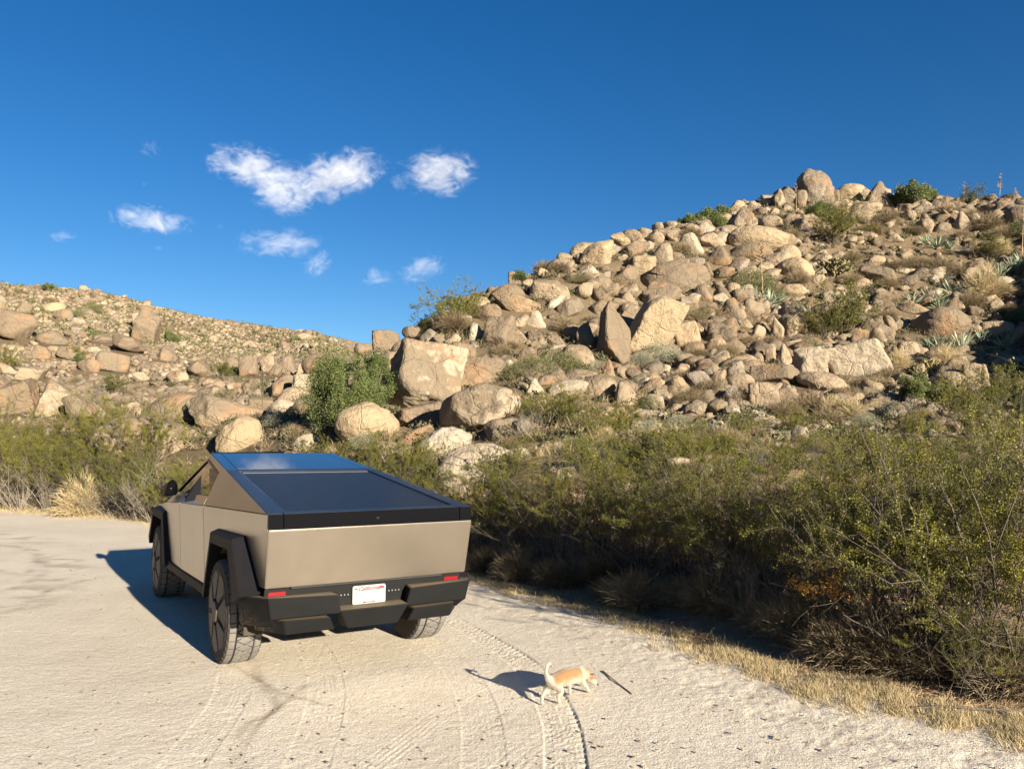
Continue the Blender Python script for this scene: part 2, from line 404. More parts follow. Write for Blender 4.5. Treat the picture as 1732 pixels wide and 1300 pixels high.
def ground_detail(x, y):
    """fine relief of the clearing; returns height offset and stain."""
    z = 0.006 * fbm(x * 1.3, y * 1.3, x * 0, 4, 11) + 0.0018 * fbm(x * 15, y * 15, x * 0, 3, 12)
    st = np.zeros_like(x)
    # trampled, lumpy strip along the bushes on the right
    az = np.degrees(np.arctan2(x, y)); r = np.hypot(x, y); er = edge_r(az)
    lump = np.exp(-((er - r - 1.2) / 1.1) ** 2) * np.clip((az + 8) / 6, 0, 1)
    rid = fbm(x * 6.3, y * 6.1, x * 0, 2, 14) + .6 * fbm(x * 17, y * 17, x * 0, 2, 15) + .1
    z = z + lump * (0.009 * np.clip(rid, -1, .3))
    st = st + lump * np.clip((-rid - .25) * 1.2, 0, .4)  # low spots of the strip are coloured darker
    for pts, hw, dep, kind in TRACKS:
        dep = dep * TK
        P = smooth_curve([gp0(u, v) for u, v in pts])
        seg = np.diff(P, axis=0); L = np.concatenate([[0], np.cumsum(np.hypot(seg[:, 0], seg[:, 1]))])
        bb = (x > P[:, 0].min() - .5) & (x < P[:, 0].max() + .5) & (y > P[:, 1].min() - .5) & (y < P[:, 1].max() + .5)
        idx = np.where(bb)[0]
        for c0 in range(0, len(idx), 40000):
            ii = idx[c0:c0 + 40000]; px, py = x[ii], y[ii]
            d2 = (px[:, None] - P[None, :, 0]) ** 2 + (py[:, None] - P[None, :, 1]) ** 2
            k = np.clip(np.argmin(d2, 1), 1, len(P) - 2)
            tx, ty = P[k + 1, 0] - P[k - 1, 0], P[k + 1, 1] - P[k - 1, 1]; tl = np.hypot(tx, ty) + 1e-9
            tx /= tl; ty /= tl
            ox, oy = px - P[k, 0], py - P[k, 1]
            s = L[k] + ox * tx + oy * ty; lat = -ox * ty + oy * tx
            q = lat / hw
            inn = (np.abs(q) < 1)
            fade = np.clip(1.25 - np.abs(q), 0, .25) / .25
            n = vnoise(px * 3, py * 3, px * 0, 21) * .5 + .7
            if kind in ('tread', 'deep'):
                ph = np.abs(((s / .085 + np.abs(q) * .55) % 1) - .5) * 2
                blk = np.where(np.abs(q) > .55, np.clip((ph - .35) * 5, 0, 1), 0)
                zig = np.abs(np.abs(((s / .055) % 1) - .5) * 2 * .22 - np.abs(np.abs(q) - .28)) 
                zig2 = np.abs((((s / .11 + .5 * np.sign(q)) % 1) - .5)) 
                pat = np.where(np.abs(q) <= .55, np.clip(1 - zig * 9, 0, 1) + np.clip(1 - zig2 * 12, 0, 1) * .7, blk)
                dz = -dep * .12 * inn * fade - dep * .36 * pat * inn * n * fade
                rim = np.exp(-((np.abs(q) - 1.08) / .07) ** 2) * dep * .12 * n
                dz = dz + rim
                if kind == 'deep':
                    dz = dz - np.exp(-((q - .95) / .12) ** 2) * dep * .35 * np.clip(s / 1.5, 0, 1) * n
                    st[ii] += np.exp(-((q - .95) / .10) ** 2) * .35 * np.clip(n - .3, 0, 1)  # shade of the deeper right edge, put into the colour
            elif kind == 'lines':
                dz = dep * .28 * np.sin(q * 15) * inn * fade * n
            elif kind == 'scuff':
                w = vnoise(px * 2.2, py * 2.2, px * 0, 5); a = np.exp(-(q * .8) ** 2)
                sw = fbm(px * 1.3 + 2 * w, py * 3, px * 0, 4, 8)
                dz = dep * sw * a; st[ii] += a * np.clip(sw * 1.6 - .1, 0, .55)
            else:
                sw = fbm(px * 4, py * 4, px * 0, 3, 9); a = np.exp(-(q * (1 + .6 * sw)) ** 2)
                dz = -dep * .5 * a; st[ii] += a * np.clip(.30 + .6 * sw, 0, .6)
            z[ii] += dz
    return z, st

def build_ground():
    az = np.concatenate([np.arange(-180, -42, 1.5), np.arange(-42, 42, .075), np.arange(42, 180.01, 1.5)])
    rr = [0.0, .6, 1.2, 2, 3, 3.6, 4.1]
    while rr[-1] < 24: rr.append(rr[-1] * 1.0042)
    while rr[-1] < 175: rr.append(rr[-1] * 1.010)
    while rr[-1] < 6000: rr.append(rr[-1] * 1.12)
    rr = np.array(rr)
    A, R = np.meshgrid(np.radians(az), rr)
    X = (R * np.sin(A)).ravel(); Y = (R * np.cos(A)).ravel()
    Z = height(X, Y)
    azd = np.degrees(A).ravel(); Rf = R.ravel()
    er = edge_r(azd) - .35 + .35 * fbm(X * .8, Y * .8, X * 0, 3, 31)
    near = (Rf < 30) & (np.abs(azd) < 44) & (Rf > 3)
    dz, st = ground_detail(X[near], Y[near])
    blend = np.clip((er[near] + 1.0 - Rf[near]) / 1.0, 0, 1)
    Z[near] += dz * blend
    soil = np.zeros((len(X), 4)); soil[:, 3] = 1
    soil[near, 0] = np.clip(st, 0, 1)
    lit = np.clip((Rf - er + .25) / .5 + fbm(X * 2.5, Y * 2.5, X * 0, 3, 41) * .8, 0, 1)
    lit = lit * np.clip((26 - Rf) / 8, .25, 1)
    soil[:, 1] = np.where(np.abs(azd) < 60, lit, 0)
    nr, na = R.shape
    i = np.arange(nr - 1)[:, None] * na + np.arange(na - 1)[None, :]
    Fq = np.stack([i, i + 1, i + 1 + na, i + na], -1).reshape(-1, 4)
    fr = Rf[Fq].mean(1); fe = (er[Fq]).mean(1)
    clearing = (fr < fe + .45)
    V = np.stack([X, Y, Z], 1)
    for name, sel, m in (('dirt_clearing', clearing, M['sand']), ('hillside', ~clearing, M['hill'])):
        F = Fq[sel]; used, inv = np.unique(F, return_inverse=True)
        me = np_mesh(name, V[used], inv.reshape(F.shape), True, {'soil': soil[used]})
        o = link(name, me, m); o['kind'] = 'structure'
    return
def hill_mat_litter():
    nt = M['hill'].node_tree; t = NT(nt); b = [n for n in nt.nodes if n.type == 'BSDF_PRINCIPLED'][0]
    a = t.n('ShaderNodeAttribute', attribute_name='soil'); s = t.n('ShaderNodeSeparateColor'); t.l(a.outputs['Color'], s.inputs[0])
    pos = t.n('ShaderNodeNewGeometry').outputs['Position']
    old = b.inputs['Base Color'].links[0].from_socket
    lit = t.mix(t.noise(pos, 9, 5, .7), c4(0.19, 0.125, 0.075), c4(0.38, 0.27, 0.17))
    t.l(t.mix(s.outputs[1], old, lit), b.inputs['Base Color'])
hill_mat_litter()
build_ground()

# ------------------------------------------------------------------ pickup truck (x forward, y left, z up, origin under the rear axle)
def steel_material():
    m, nt, b = mat('brushed_steel'); t = NT(nt)
    tc = t.n('ShaderNodeTexCoord').outputs['Object']
    mp = t.n('ShaderNodeMapping'); t.l(tc, mp.inputs[0]); mp.inputs['Scale'].default_value = (1.5, 1.5, 140.0)
    gr = t.noise(mp.outputs[0], 4, 3); sm = t.noise(tc, 1.1, 3, .5, .6); smd = t.noise(tc, 5.5, 4, .55, 2.2)
    col = t.mix(t.ramp(sm, .3, .75), c4(.52, .465, .39), c4(.455, .405, .335))
    t.l(col, b.inputs['Base Color']); b.inputs['Metallic'].default_value = 1.0
    r = t.math('ADD', t.ramp(smd, .20, .80, .275, .30), t.math('MULTIPLY', gr, .03)); t.l(r, b.inputs['Roughness'])
    t.l(t.bump(t.noise(tc, 1.2, 1, .4), .12, .006), b.inputs['Normal'])
    return m
M['steel'] = steel_material()
M['trim'] = simple('matte_black_trim', (.007, .007, .008), .55, spec=.16, var=.25, scale=12, bump=.25, bscale=300)
M['gloss'] = simple('gloss_black', (.004, .004, .005), .14, var=.1, spec=.07)
M['glass'] = simple('dark_glass', (.012, .014, .016), .03, var=.1, spec=.6, coat=.15)
M['cover'] = simple('satin_black_cover', (.008, .009, .010), .32, var=.15, scale=5, spec=.30)
M['deckblack'] = simple('satin_black_rail', (.010, .011, .013), .30, var=.15, scale=5, spec=.30)
M['rubber'] = simple('dusty_rubber', (.135, .125, .11), .9, var=.35, scale=8, bump=.3, bscale=150)
M['groove'] = simple('groove_rubber', (.02, .019, .018), .95)
M['sidewall'] = simple('dark_sidewall', (.040, .034, .028), .9, var=.4, scale=14, bump=.4, bscale=120)
M['wheelcover'] = simple('dusty_black_plastic', (.080, .068, .054), .6, var=.35, scale=9)
M['under'] = simple('underbody', (.02, .02, .02), .9)
M['liner'] = simple('wheel_liner', (.045, .036, .026), .95, var=.5, scale=9)
M['red'] = simple('red_reflector', (.17, .005, .009), .18, var=.15, scale=40)
M['plate'] = simple('plate_white', (.27, .268, .25), .45, var=.02)
M['ink_red'] = simple('ink_red', (.07, .012, .012), .6)
M['ink_dark'] = simple('ink_dark', (.012, .012, .02), .6)
M['sticker'] = simple('sticker_red', (.26, .010, .014), .5)
M['chrome'] = simple('small_grey_letters', (.16, .16, .155), .5)
def dusty():
    m, nt, b = mat('dusty_bumper'); t = NT(nt)
    tc = t.n('ShaderNodeTexCoord').outputs['Object']; g = t.n('ShaderNodeNewGeometry')
    sp = t.n('ShaderNodeSeparateXYZ'); t.l(g.outputs['Normal'], sp.inputs[0])
    pz = t.n('ShaderNodeSeparateXYZ'); t.l(tc, pz.inputs[0])
    # dust thrown up by the rear wheel onto the corner, and settled on ledges
    d = t.ramp(pz.outputs[0], -1.02, -.72); n = t.noise(tc, 55, 5, .8, .3)
    splash = t.math('MULTIPLY', t.math('MULTIPLY', d, t.ramp(pz.outputs[2], .66, .47)), t.ramp(n, .46, .60))
    ledge = t.math('MULTIPLY', t.ramp(sp.outputs[2], .75, .95), t.ramp(n, .2, .5, .5, .9))
    f = t.math('MAXIMUM', t.math('MULTIPLY', splash, .45), ledge)
    base = t.mix(t.noise(tc, 8, 4), c4(.005, .005, .0055), c4(.008, .008, .008))
    t.l(t.mix(f, base, c4(.15, .12, .08)), b.inputs['Base Color']); b.inputs['Roughness'].default_value = .6; b.inputs['Specular IOR Level'].default_value = .12
    t.l(t.bump(t.noise(tc, 260, 3), .2, .003), b.inputs['Normal'])
    return m
M['bumper'] = dusty()

CREASE = [(-1.08, .890, 1.340), (1.05, .975, 1.285), (2.2, 1.0, 1.245), (3.4, .985, 1.185), (4.50, .900, 1.075)]
ROOF = [(-1.08, .890, 1.340), (2.08, .706, 1.790), (4.05, .83, 1.135), (4.50, .880, 1.085)]
def lerp(tab, x):
    for a, b in zip(tab, tab[1:]):
        if x <= b[0] or b is tab[-1]:
            f = (x - a[0]) / (b[0] - a[0]); return a[1] + f * (b[1] - a[1]), a[2] + f * (b[2] - a[2])
def low_pt(x, z, off=0.0):       # lower flank
    y, zc = lerp(CREASE, x); return Vector((x, y - .05 * (zc - z) + off, z))
def up_pt(x, z, off=0.0):        # upper flank between belt crease and roof edge
    yc, zc = lerp(CREASE, x); yr, zr = lerp(ROOF, x)
    f = 0 if zr - zc < 1e-4 else (z - zc) / (zr - zc); return Vector((x, yc + f * (yr - yc) + off, z))

def panel(name, pts, thick, material, parent, inward, bevel=.0, smooth=False):
    """closed plate: outline pts extruded along inward*thick."""
    bm = bmesh.new(); iv = Vector(inward) * thick
    a = [bm.verts.new(p) for p in pts]; b = [bm.verts.new(Vector(p) + iv) for p in pts]
    n = len(pts)
    f1 = bm.faces.new(a); f2 = bm.faces.new(b[::-1])
    for i in range(n): bm.faces.new((a[i], b[i], b[(i + 1) % n], a[(i + 1) % n]))
    if bevel:
        bmesh.ops.bevel(bm, geom=bm.edges[:], offset=bevel, segments=2, affect='EDGES', clamp_overlap=True)
    big = [f for f in bm.faces if len(f.verts) > 4]
    bmesh.ops.triangulate(bm, faces=big)
    o = link(name, bm_mesh(name, bm, smooth), material, parent); return o

def inset_poly(pts2, d):         # shrink a 2-d outline a little to open the panel gaps
    n = len(pts2); ar = sum(pts2[i][0] * pts2[(i+1) % n][1] - pts2[(i+1) % n][0] * pts2[i][1] for i in range(n))
    sg = 1 if ar > 0 else -1; out = []
    for i in range(n):
        p0, p1, p2 = (Vector(pts2[(i + k) % n]) for k in (-1, 0, 1))
        e1 = (p1 - p0).normalized(); e2 = (p2 - p1).normalized()
        n1 = Vector((-e1.y, e1.x)) * sg; n2 = Vector((-e2.y, e2.x)) * sg
        b = (n1 + n2); b = b / max(.35, b.length_squared / 2) if b.length > 1e-6 else n1
        out.append(p1 + b * d * 1.0)
    return out

truck = empty('pickup_truck', (0, 0, 0))
tag(truck, 'angular bare steel pickup with black bed cover parked on the pale sand', 'pickup truck')

def both(fn):
    for s in (1, -1): fn(s)
def flip(pts, s): return [Vector((p[0], p[1] * s, p[2])) for p in pts]

def side_panels(s):
    inw = (0, -s, 0)
    def lowp(name, poly, mtl=M['steel'], th=.018, off=0.0, bev=.003):
        q = inset_poly(poly, .0035); return panel(name, flip([low_pt(p[0], p[1], off) for p in q], s), th, mtl, truck, inw, bev)
    def upp(name, poly, mtl=M['steel'], th=.018, off=0.0, bev=.003):
        q = inset_poly(poly, .0025); return panel(name, flip([up_pt(p[0], p[1], off) for p in q], s), th, mtl, truck, inw, bev)
    zc = lambda x: lerp(CREASE, x)[1]
    lowp('quarter_panel', [(-1.08, 1.338), (1.0, zc(1.0)), (1.0, .52), (.66, .52), (.42, 1.10), (-.46, 1.12), (-.80, .75), (-.985, .755)])
    lowp('rear_door', [(1.0, zc(1.0)), (2.19, zc(2.19)), (2.19, .52), (1.0, .52)])
    d = lowp('front_door', [(2.19, zc(2.19)), (3.22, zc(3.22)), (3.22, 1.0), (2.92, .52), (2.19, .52)])
    lowp('front_fender', [(3.22, zc(3.22)), (4.5, zc(4.5)), (4.52, .72), (4.30, .72), (4.04, 1.06), (3.26, 1.08), (3.22, 1.0)])
    # upper flank
    upp('sail_panel', [(-1.05, 1.3405), (1.0, zc(1.0) + .001), (1.03, 1.375), (1.20, 1.605), (2.05, 1.728), (2.08, 1.786), (-.9, 1.366)])
    upp('belt_panel', [(1.0, zc(1.0)), (3.22, zc(3.22)), (3.30, 1.315), (1.03, 1.375)])
    upp('a_pillar', [(2.08, 1.786), (2.05, 1.728), (3.30, 1.315), (3.42, 1.19), (3.9, 1.17)])
    upp('side_window', [(1.03, 1.375), (3.30, 1.315), (2.05, 1.728), (1.20, 1.605)], M['glass'], .010, -.010, 0)
    # dark frame strip over the window
    upp('window_seal', [(1.20, 1.607), (2.05, 1.730), (3.30, 1.318), (3.20, 1.322), (2.05, 1.703), (1.23, 1.585)], M['gloss'], .006, .001, 0)
    # inner body closes the panel gaps
    bm = bmesh.new()
    # rocker
    rk = [(.60, .52), (2.94, .52), (3.02, .42), (.56, .42)]
    panel('rocker_panel', flip([low_pt(x, z, .035 if z < .5 else .03) for x, z in rk], s), .14, M['bumper'], truck, inw, .01)
    bm.free()
    # flares: raised black plastic arches with a sloped outer face
    for cx, nm in ((0.0, 'rear'), (3.63, 'front')):
        k = -1 if nm == 'rear' else 1
        zt = 1.12 if nm == 'rear' else 1.10
        outer = [(cx - k * .72, .47), (cx - k * .42, zt - .01), (cx + k * .46, zt), (cx + k * .83, .70)]
        inner = [(cx - k * .56, .47), (cx - k * .33, zt - .125), (cx + k * .36, zt - .115), (cx + k * .60, .60)]
        bm = bmesh.new()
        ring = []
        for (ox, oz), (ix, iz) in zip(outer, inner):
            b0 = low_pt(ox, oz, -.02); b1 = low_pt(ox, oz, .006)
            mx, mz = ox + (ix - ox) * .22, oz + (iz - oz) * .22
            t1 = Vector((mx, 1.018, mz)); t2 = Vector((ix, 1.030, iz)); t3 = Vector((ix, .80, iz))
            ring.append([bm.verts.new((p.x, p.y * s, p.z)) for p in (b0, b1, t1, t2, t3)])
        for a, b in zip(ring, ring[1:]):
            for i in range(5): bm.faces.new((a[i], b[i], b[(i + 1) % 5], a[(i + 1) % 5]))
        bm.faces.new(ring[0]); bm.faces.new(ring[-1][::-1])
        bmesh.ops.bevel(bm, geom=bm.edges[:], offset=.005, segments=2, affect='EDGES', clamp_overlap=True)
        link('wheel_arch_flare', bm_mesh('wheel_arch_flare', bm), M['trim'], truck)
        # wheel liner, a dark brown shell inside the arch
        bm = bmesh.new(); pr = None
        for k2 in range(17):
            a = math.radians(-8 + 196 * k2 / 16); rx, rz = .60, .60
            x, z = cx + rx * math.cos(a) , .42 + rz * math.sin(a)
            c = [bm.verts.new((x, s * .93, z)), bm.verts.new((x, s * .60, z))]
            if pr: bm.faces.new((pr[0], c[0], c[1], pr[1]))
            pr = c
        link('wheel_liner', bm_mesh('wheel_liner', bm, True), M['liner'], truck)
    # mirror
    bm = bmesh.new()
    base = [(2.95, .90, 1.29), (3.16, .90, 1.29), (3.12, .90, 1.40), (2.97, .90, 1.43)]
    out = [(2.90, 1.05, 1.275), (3.10, 1.07, 1.275), (3.10, 1.03, 1.42), (2.92, .97, 1.49)]
    a = [bm.verts.new((p[0], p[1] * s, p[2])) for p in base]; b = [bm.verts.new((p[0], p[1] * s, p[2])) for p in out]
    for i in range(4): bm.faces.new((a[i], b[i], b[(i + 1) % 4], a[(i + 1) % 4]))
    bm.faces.new(a); bm.faces.new(b[::-1])
    bmesh.ops.bevel(bm, geom=bm.edges[:], offset=.015, segments=3, affect='EDGES', clamp_overlap=True)
    mo = link('side_mirror', bm_mesh('side_mirror', bm, True), M['gloss'], truck)
both(side_panels)

# hidden core: closes every gap, dark
def core():
    bm = bmesh.new()
    prof = [(-.93, .74), (-1.04, 1.31), (2.08, 1.755), (3.95, 1.10), (4.46, 1.02), (4.50, .66), (4.2, .46), (-.6, .46)]
    # a central box under the floor and an upper shell slightly inside the skin
    rings = []
    for x in (-.96, -.62, .62, 1.0, 2.08, 3.0, 3.95, 4.44):
        zr = lerp(ROOF, x)[1] - .022; yr = lerp(ROOF, x)[0] - .03
        yc, zc = lerp(CREASE, x); yc -= .025; zb = .74 if (x < -.5) else (.48 if x < 3.1 else .62)
        wide_low = yc - .03 if .6 < x < 3.05 else .66
        rings.append([(x, yr, zr), (x, yc, zc - .004), (x, yc - .002, zc - .10 if wide_low < .8 else zc - .2), (x, wide_low, zc - .12 if wide_low < .8 else zb + .1), (x, wide_low, zb)])
    vv = [[bm.verts.new(p) for p in r] + [bm.verts.new((p[0], -p[1], p[2])) for p in reversed(r)] for r in rings]
    for a, b in zip(vv, vv[1:]):
        for i in range(10): bm.faces.new((a[i], b[i], b[(i + 1) % 10], a[(i + 1) % 10]))
    bm.faces.new(vv[0]); bm.faces.new(vv[-1][::-1])
    bmesh.ops.triangulate(bm, faces=bm.faces[:])
    link('body_shell', bm_mesh('body_shell', bm), M['under'], truck)
core()

def deck_z(x): return 1.34 + (x + 1.08) * .45 / 3.16
def deck_poly(name, pts, mtl, up=0.0, th=.02, bev=.002, parent=truck):
    return panel(name, [Vector((x, y, deck_z(x) + up)) for x, y in pts], th, mtl, parent, (0, 0, -1), bev)
YI = lambda x: .745 - (x + 1.0) * (.745 - .672) / 1.9      # inner edge of the side rails
YO = lambda x: .888 - (x + 1.08) * (.888 - .703) / 3.16
for s in (1, -1):
    deck_poly('side_rail', [(-1.085, s * YO(-1.085)), (.955, s * YO(.955)), (.955, s * (YI(.9) - .004)), (-1.0, s * YI(-1.0)), (-1.085, s * .775)], M['deckblack'], .002)
    deck_poly('roof_side_trim', [(.962, s * YO(.962)), (2.075, s * YO(2.075)), (2.075, s * .600), (.962, s * .668)], M['glass'], .002)
deck_poly('glass_roof', [(.962, -.664), (2.075, -.596), (2.075, .596), (.962, .664)], M['glass'], .003)
deck_poly('roof_crossbar', [(.86, -.672), (.955, -.668), (.955, .668), (.86, .672)], M['deckblack'], .001)
deck_poly('tailgate_cap', [(-1.085, -.765), (-.99, -.750), (-.99, .750), (-1.085, .765)], M['deckblack'], .001)
# ribbed roll-up cover
def cargo_cover():
    bm = bmesh.new(); n = 44; x0, x1 = -.982, .800; prev = None; w = (x1 - x0) / n
    for i in range(n):
        for f, h in ((0.0, -.005), (.16, .0), (.84, .0), (1.0, -.005)):
            if i and f == 0: continue
            x = x0 + (i + f) * w; y = YI(x) - .022
            c = [bm.verts.new((x, y, deck_z(x) + h - .006)), bm.verts.new((x, -y, deck_z(x) + h - .006))]
            if prev: bm.faces.new((prev[0], c[0], c[1], prev[1]))
            prev = c
    return link('cargo_cover', bm_mesh('cargo_cover', bm), M['cover'], truck)
cc = cargo_cover()
for s in (1, -1):
    deck_poly('cover_track', [(-.985, s * (YI(-.985) - .002)), (.86, s * (YI(.86) - .002)), (.86, s * (YI(.86) - .020)), (-.985, s * (YI(-.985) - .020))], M['gloss'], -.003)
deck_poly('cover_header', [(.802, -.650), (.857, -.648), (.857, .648), (.802, .650)], M['deckblack'], -.001)
deck_poly('header_edge', [(.789, -.652), (.799, -.652), (.799, .652), (.789, .652)], simple('worn_edge', (.05, .05, .048), .5), -.002, .006, 0)  # thin strip a little paler than the cover

# front of the vehicle
for s in (1,):
    panel('windshield', [(2.085, .695, 1.788), (3.98, .80, 1.158), (3.98, -.80, 1.158), (2.085, -.695, 1.788)], .012, M['glass'], truck, (0, 0, -1), .002)
    panel('hood', [(3.99, .81, 1.155), (4.50, .885, 1.09), (4.50, -.885, 1.09), (3.99, -.81, 1.155)], .015, M['steel'], truck, (0, 0, -1), .002)
    panel('front_light_bar', [(4.505, .88, 1.085), (4.56, .86, 1.00), (4.56, -.86, 1.00), (4.505, -.88, 1.085)], .03, M['gloss'], truck, (-1, 0, 0), .004)
    panel('front_fascia', [(4.555, .87, .995), (4.60, .86, .70), (4.60, -.86, .70), (4.555, -.87, .995)], .03, M['steel'], truck, (-1, 0, 0), .004)
    panel('front_bumper', [(4.62, .90, .69), (4.58, .88, .40), (4.58, -.88, .40), (4.62, -.90, .69)], .5, M['bumper'], truck, (-1, 0, 0), .02)
# thin black bar just above the roof line
panel('wiper', [(2.2, .66, 1.80), (2.2, -.15, 1.812), (2.23, -.15, 1.802), (2.23, .66, 1.79)], .012, M['gloss'], truck, (0, 0, -1), .002)

# tail: light strip, tailgate, bumper
panel('rear_light_bar', [(-1.088, .765, 1.338), (-1.088, -.765, 1.338), (-1.094, -.765, 1.222), (-1.094, .765, 1.222)], .03, M['gloss'], truck, (1, 0, 0), .003)
for s in (1, -1):
    panel('corner_light', [(-1.088, s * .887, 1.338), (-1.088, s * .771, 1.338), (-1.094, s * .771, 1.222), (-1.094, s * .885, 1.222)], .03, M['gloss'], truck, (1, 0, 0), .003)
panel('bar_emblem', [(-1.097, .012, 1.285), (-1.097, -.020, 1.285), (-1.097, -.004, 1.262)], .001, M['trim'], truck, (1, 0, 0))
tg = panel('tailgate', [(-1.098, .884, 1.214), (-1.098, -.884, 1.214), (-.995, -.874, .762), (-.995, .874, .762)], .045, M['steel'], truck, (1, 0, 0), .006)
panel('tailgate_lip', [(-1.092, .880, 1.2185), (-1.092, -.880, 1.2185), (-1.05, -.880, 1.2185), (-1.05, .880, 1.2185)], .006, M['steel'], tg, (0, 0, -1), .001)

def hexa(name, f8, b8, mtl, parent=truck, bev=.006):
    """box from 4 rear-face points and 4 matching front points."""
    bm = bmesh.new(); a = [bm.verts.new(p) for p in f8]; b = [bm.verts.new(p) for p in b8]; n = len(a)
    bm.faces.new(a); bm.faces.new(b[::-1])
    for i in range(n): bm.faces.new((a[i], b[i], b[(i + 1) % n], a[(i + 1) % n]))
    if bev: bmesh.ops.bevel(bm, geom=bm.edges[:], offset=bev, segments=2, affect='EDGES', clamp_overlap=True)
    bmesh.ops.triangulate(bm, faces=[f for f in bm.faces if len(f.verts) > 4])
    return bm_mesh(name, bm)
def merge_meshes(name, meshes, mtl, parent):
    bm = bmesh.new()
    for me in meshes: bm.from_mesh(me); bpy.data.meshes.remove(me)
    me = bpy.data.meshes.new(name); bm.to_mesh(me); bm.free()
    return link(name, me, mtl, parent)
bp = []
for s in (1, -1):
    # upper wing of the bumper with its slanted inner end
    bp.append(hexa('b', [(-1.085, s*.875, .704), (-1.085, s*.315, .684), (-1.065, s*.280, .535), (-1.055, s*.842, .536)],
                        [(-.935, s*.875, .694), (-.935, s*.335, .690), (-.93, s*.31, .53), (-.90, s*.86, .53)], None))
    # corner wrapping round to the wheel
    bp.append(hexa('b', [(-1.083, s*.878, .703), (-.60, s*1.005, .672), (-.72, s*.985, .445), (-1.056, s*.846, .532)],
                        [(-.93, s*.84, .690), (-.60, s*.88, .672), (-.70, s*.84, .445), (-.93, s*.80, .532)], None))
    bp.append(hexa('b', [(-1.054, s*.842, .545), (-.71, s*.96, .52), (-.71, s*.94, .445), (-.98, s*.80, .470)],
                        [(-.90, s*.60, .545), (-.71, s*.60, .52), (-.71, s*.60, .445), (-.90, s*.60, .470)], None, bev=0))
    # lower side block
    bp.append(hexa('b', [(-1.045, s*.735, .515), (-1.045, s*.365, .505), (-1.02, s*.318, .402), (-1.015, s*.715, .400)],
                        [(-.78, s*.92, .515), (-.85, s*.36, .505), (-.85, s*.30, .402), (-.78, s*.89, .415)], None))
# back wall behind the plate, step shelf, centre block
bp.append(hexa('b', [(-.928, .862, .742), (-.928, -.862, .742), (-.922, -.862, .52), (-.922, .862, .52)],
                    [(-.85, .84, .742), (-.85, -.84, .742), (-.85, -.84, .52), (-.85, .84, .52)], None, bev=.003))
bp.append(hexa('b', [(-1.082, .300, .556), (-1.082, -.300, .556), (-1.045, -.215, .402), (-1.045, .215, .402)],
                    [(-.925, .300, .566), (-.925, -.300, .566), (-.88, -.23, .402), (-.88, .23, .402)], None))
merge_meshes('rear_bumper', bp, M['bumper'], truck)
for s in (1, -1):
    lm = merge_meshes('rear_reflector', [hexa('r', [(-.940, s*.834, .722), (-.940, s*.696, .722), (-.940, s*.696, .684), (-.940, s*.834, .684)],
        [(-.925, s*.834, .722), (-.925, s*.696, .722), (-.925, s*.696, .684), (-.925, s*.834, .684)], None, bev=.003)], M['red'], truck)
# small bolts either side of the plate
for k in range(4):
    for s in (1, -1):
        y = s * (.180 + .030 * k)
        merge_meshes('bolt', [hexa('n', [(-.936, y+.005, .655), (-.936, y-.005, .655), (-.936, y-.005, .645), (-.936, y+.005, .645)],
                       [(-.926, y+.005, .655), (-.926, y-.005, .655), (-.926, y-.005, .645), (-.926, y+.005, .645)], None, bev=.001)], M['chrome'], truck)
# licence plate
def rounded(w, h, r, n=6):
    P = []
    for cx, cy, a0 in ((w/2 - r, h/2 - r, 0), (-w/2 + r, h/2 - r, 90), (-w/2 + r, -h/2 + r, 180), (w/2 - r, -h/2 + r, 270)):
        for k in range(n + 1):
            a = math.radians(a0 + 90 * k / n); P.append((cx + r * math.cos(a), cy + r * math.sin(a)))
    return P
PX, PY, PZ = -.945, .0, .638
plate = panel('licence_plate', [Vector((PX, PY - a, PZ + b)) for a, b in rounded(.290, .152, .016)], .004, M['plate'], truck, (1, 0, 0))
def text(name, body, size, ya, za, mtl, shear=0.0, sx=1.0):
    cu = bpy.data.curves.new(name, 'FONT'); cu.body = body; cu.size = size; cu.shear = shear; cu.align_x = 'CENTER'; cu.align_y = 'CENTER'
    cu.extrude = .0004; cu.offset = .0009
    ob = bpy.data.objects.new(name, cu); COL.objects.link(ob)
    bpy.context.view_layer.update()
    me = bpy.data.meshes.new_from_object(ob); bpy.data.objects.remove(ob)
    # text x -> -y (seen from behind), text y -> z
    for v in me.vertices: v.co = Vector((PX - .0012 - v.co.z, PY - ya - v.co.x * sx, PZ + za + v.co.y))
    me.materials.clear()
    return link(name, me, mtl, plate)
text('plate_state_name', 'California', .046, -.005, .048, M['ink_red'], .45, 1.05)
text('plate_month', 'FEB', .018, -.112, .050, M['ink_dark'])
text('plate_web_line', 'dmv.ca.gov', .019, 0, -.060, M['ink_dark'], 0, 1.35)
panel('plate_sticker', [Vector((PX - .0015, PY - a, PZ + b)) for a, b in ((.090, .062), (.130, .062), (.130, .040), (.090, .040))], .001, M['sticker'], plate, (1, 0, 0))
for a, b in ((-.115, .012), (.115, -.045), (-.120, -.058), (.075, -.058)):
    panel('plate_screw', [Vector((PX - .0015, PY - a - .004 * math.cos(k), PZ + b + .004 * math.sin(k))) for k in np.arange(0, 6.2, .785)], .001, M['ink_dark'], plate, (1, 0, 0))

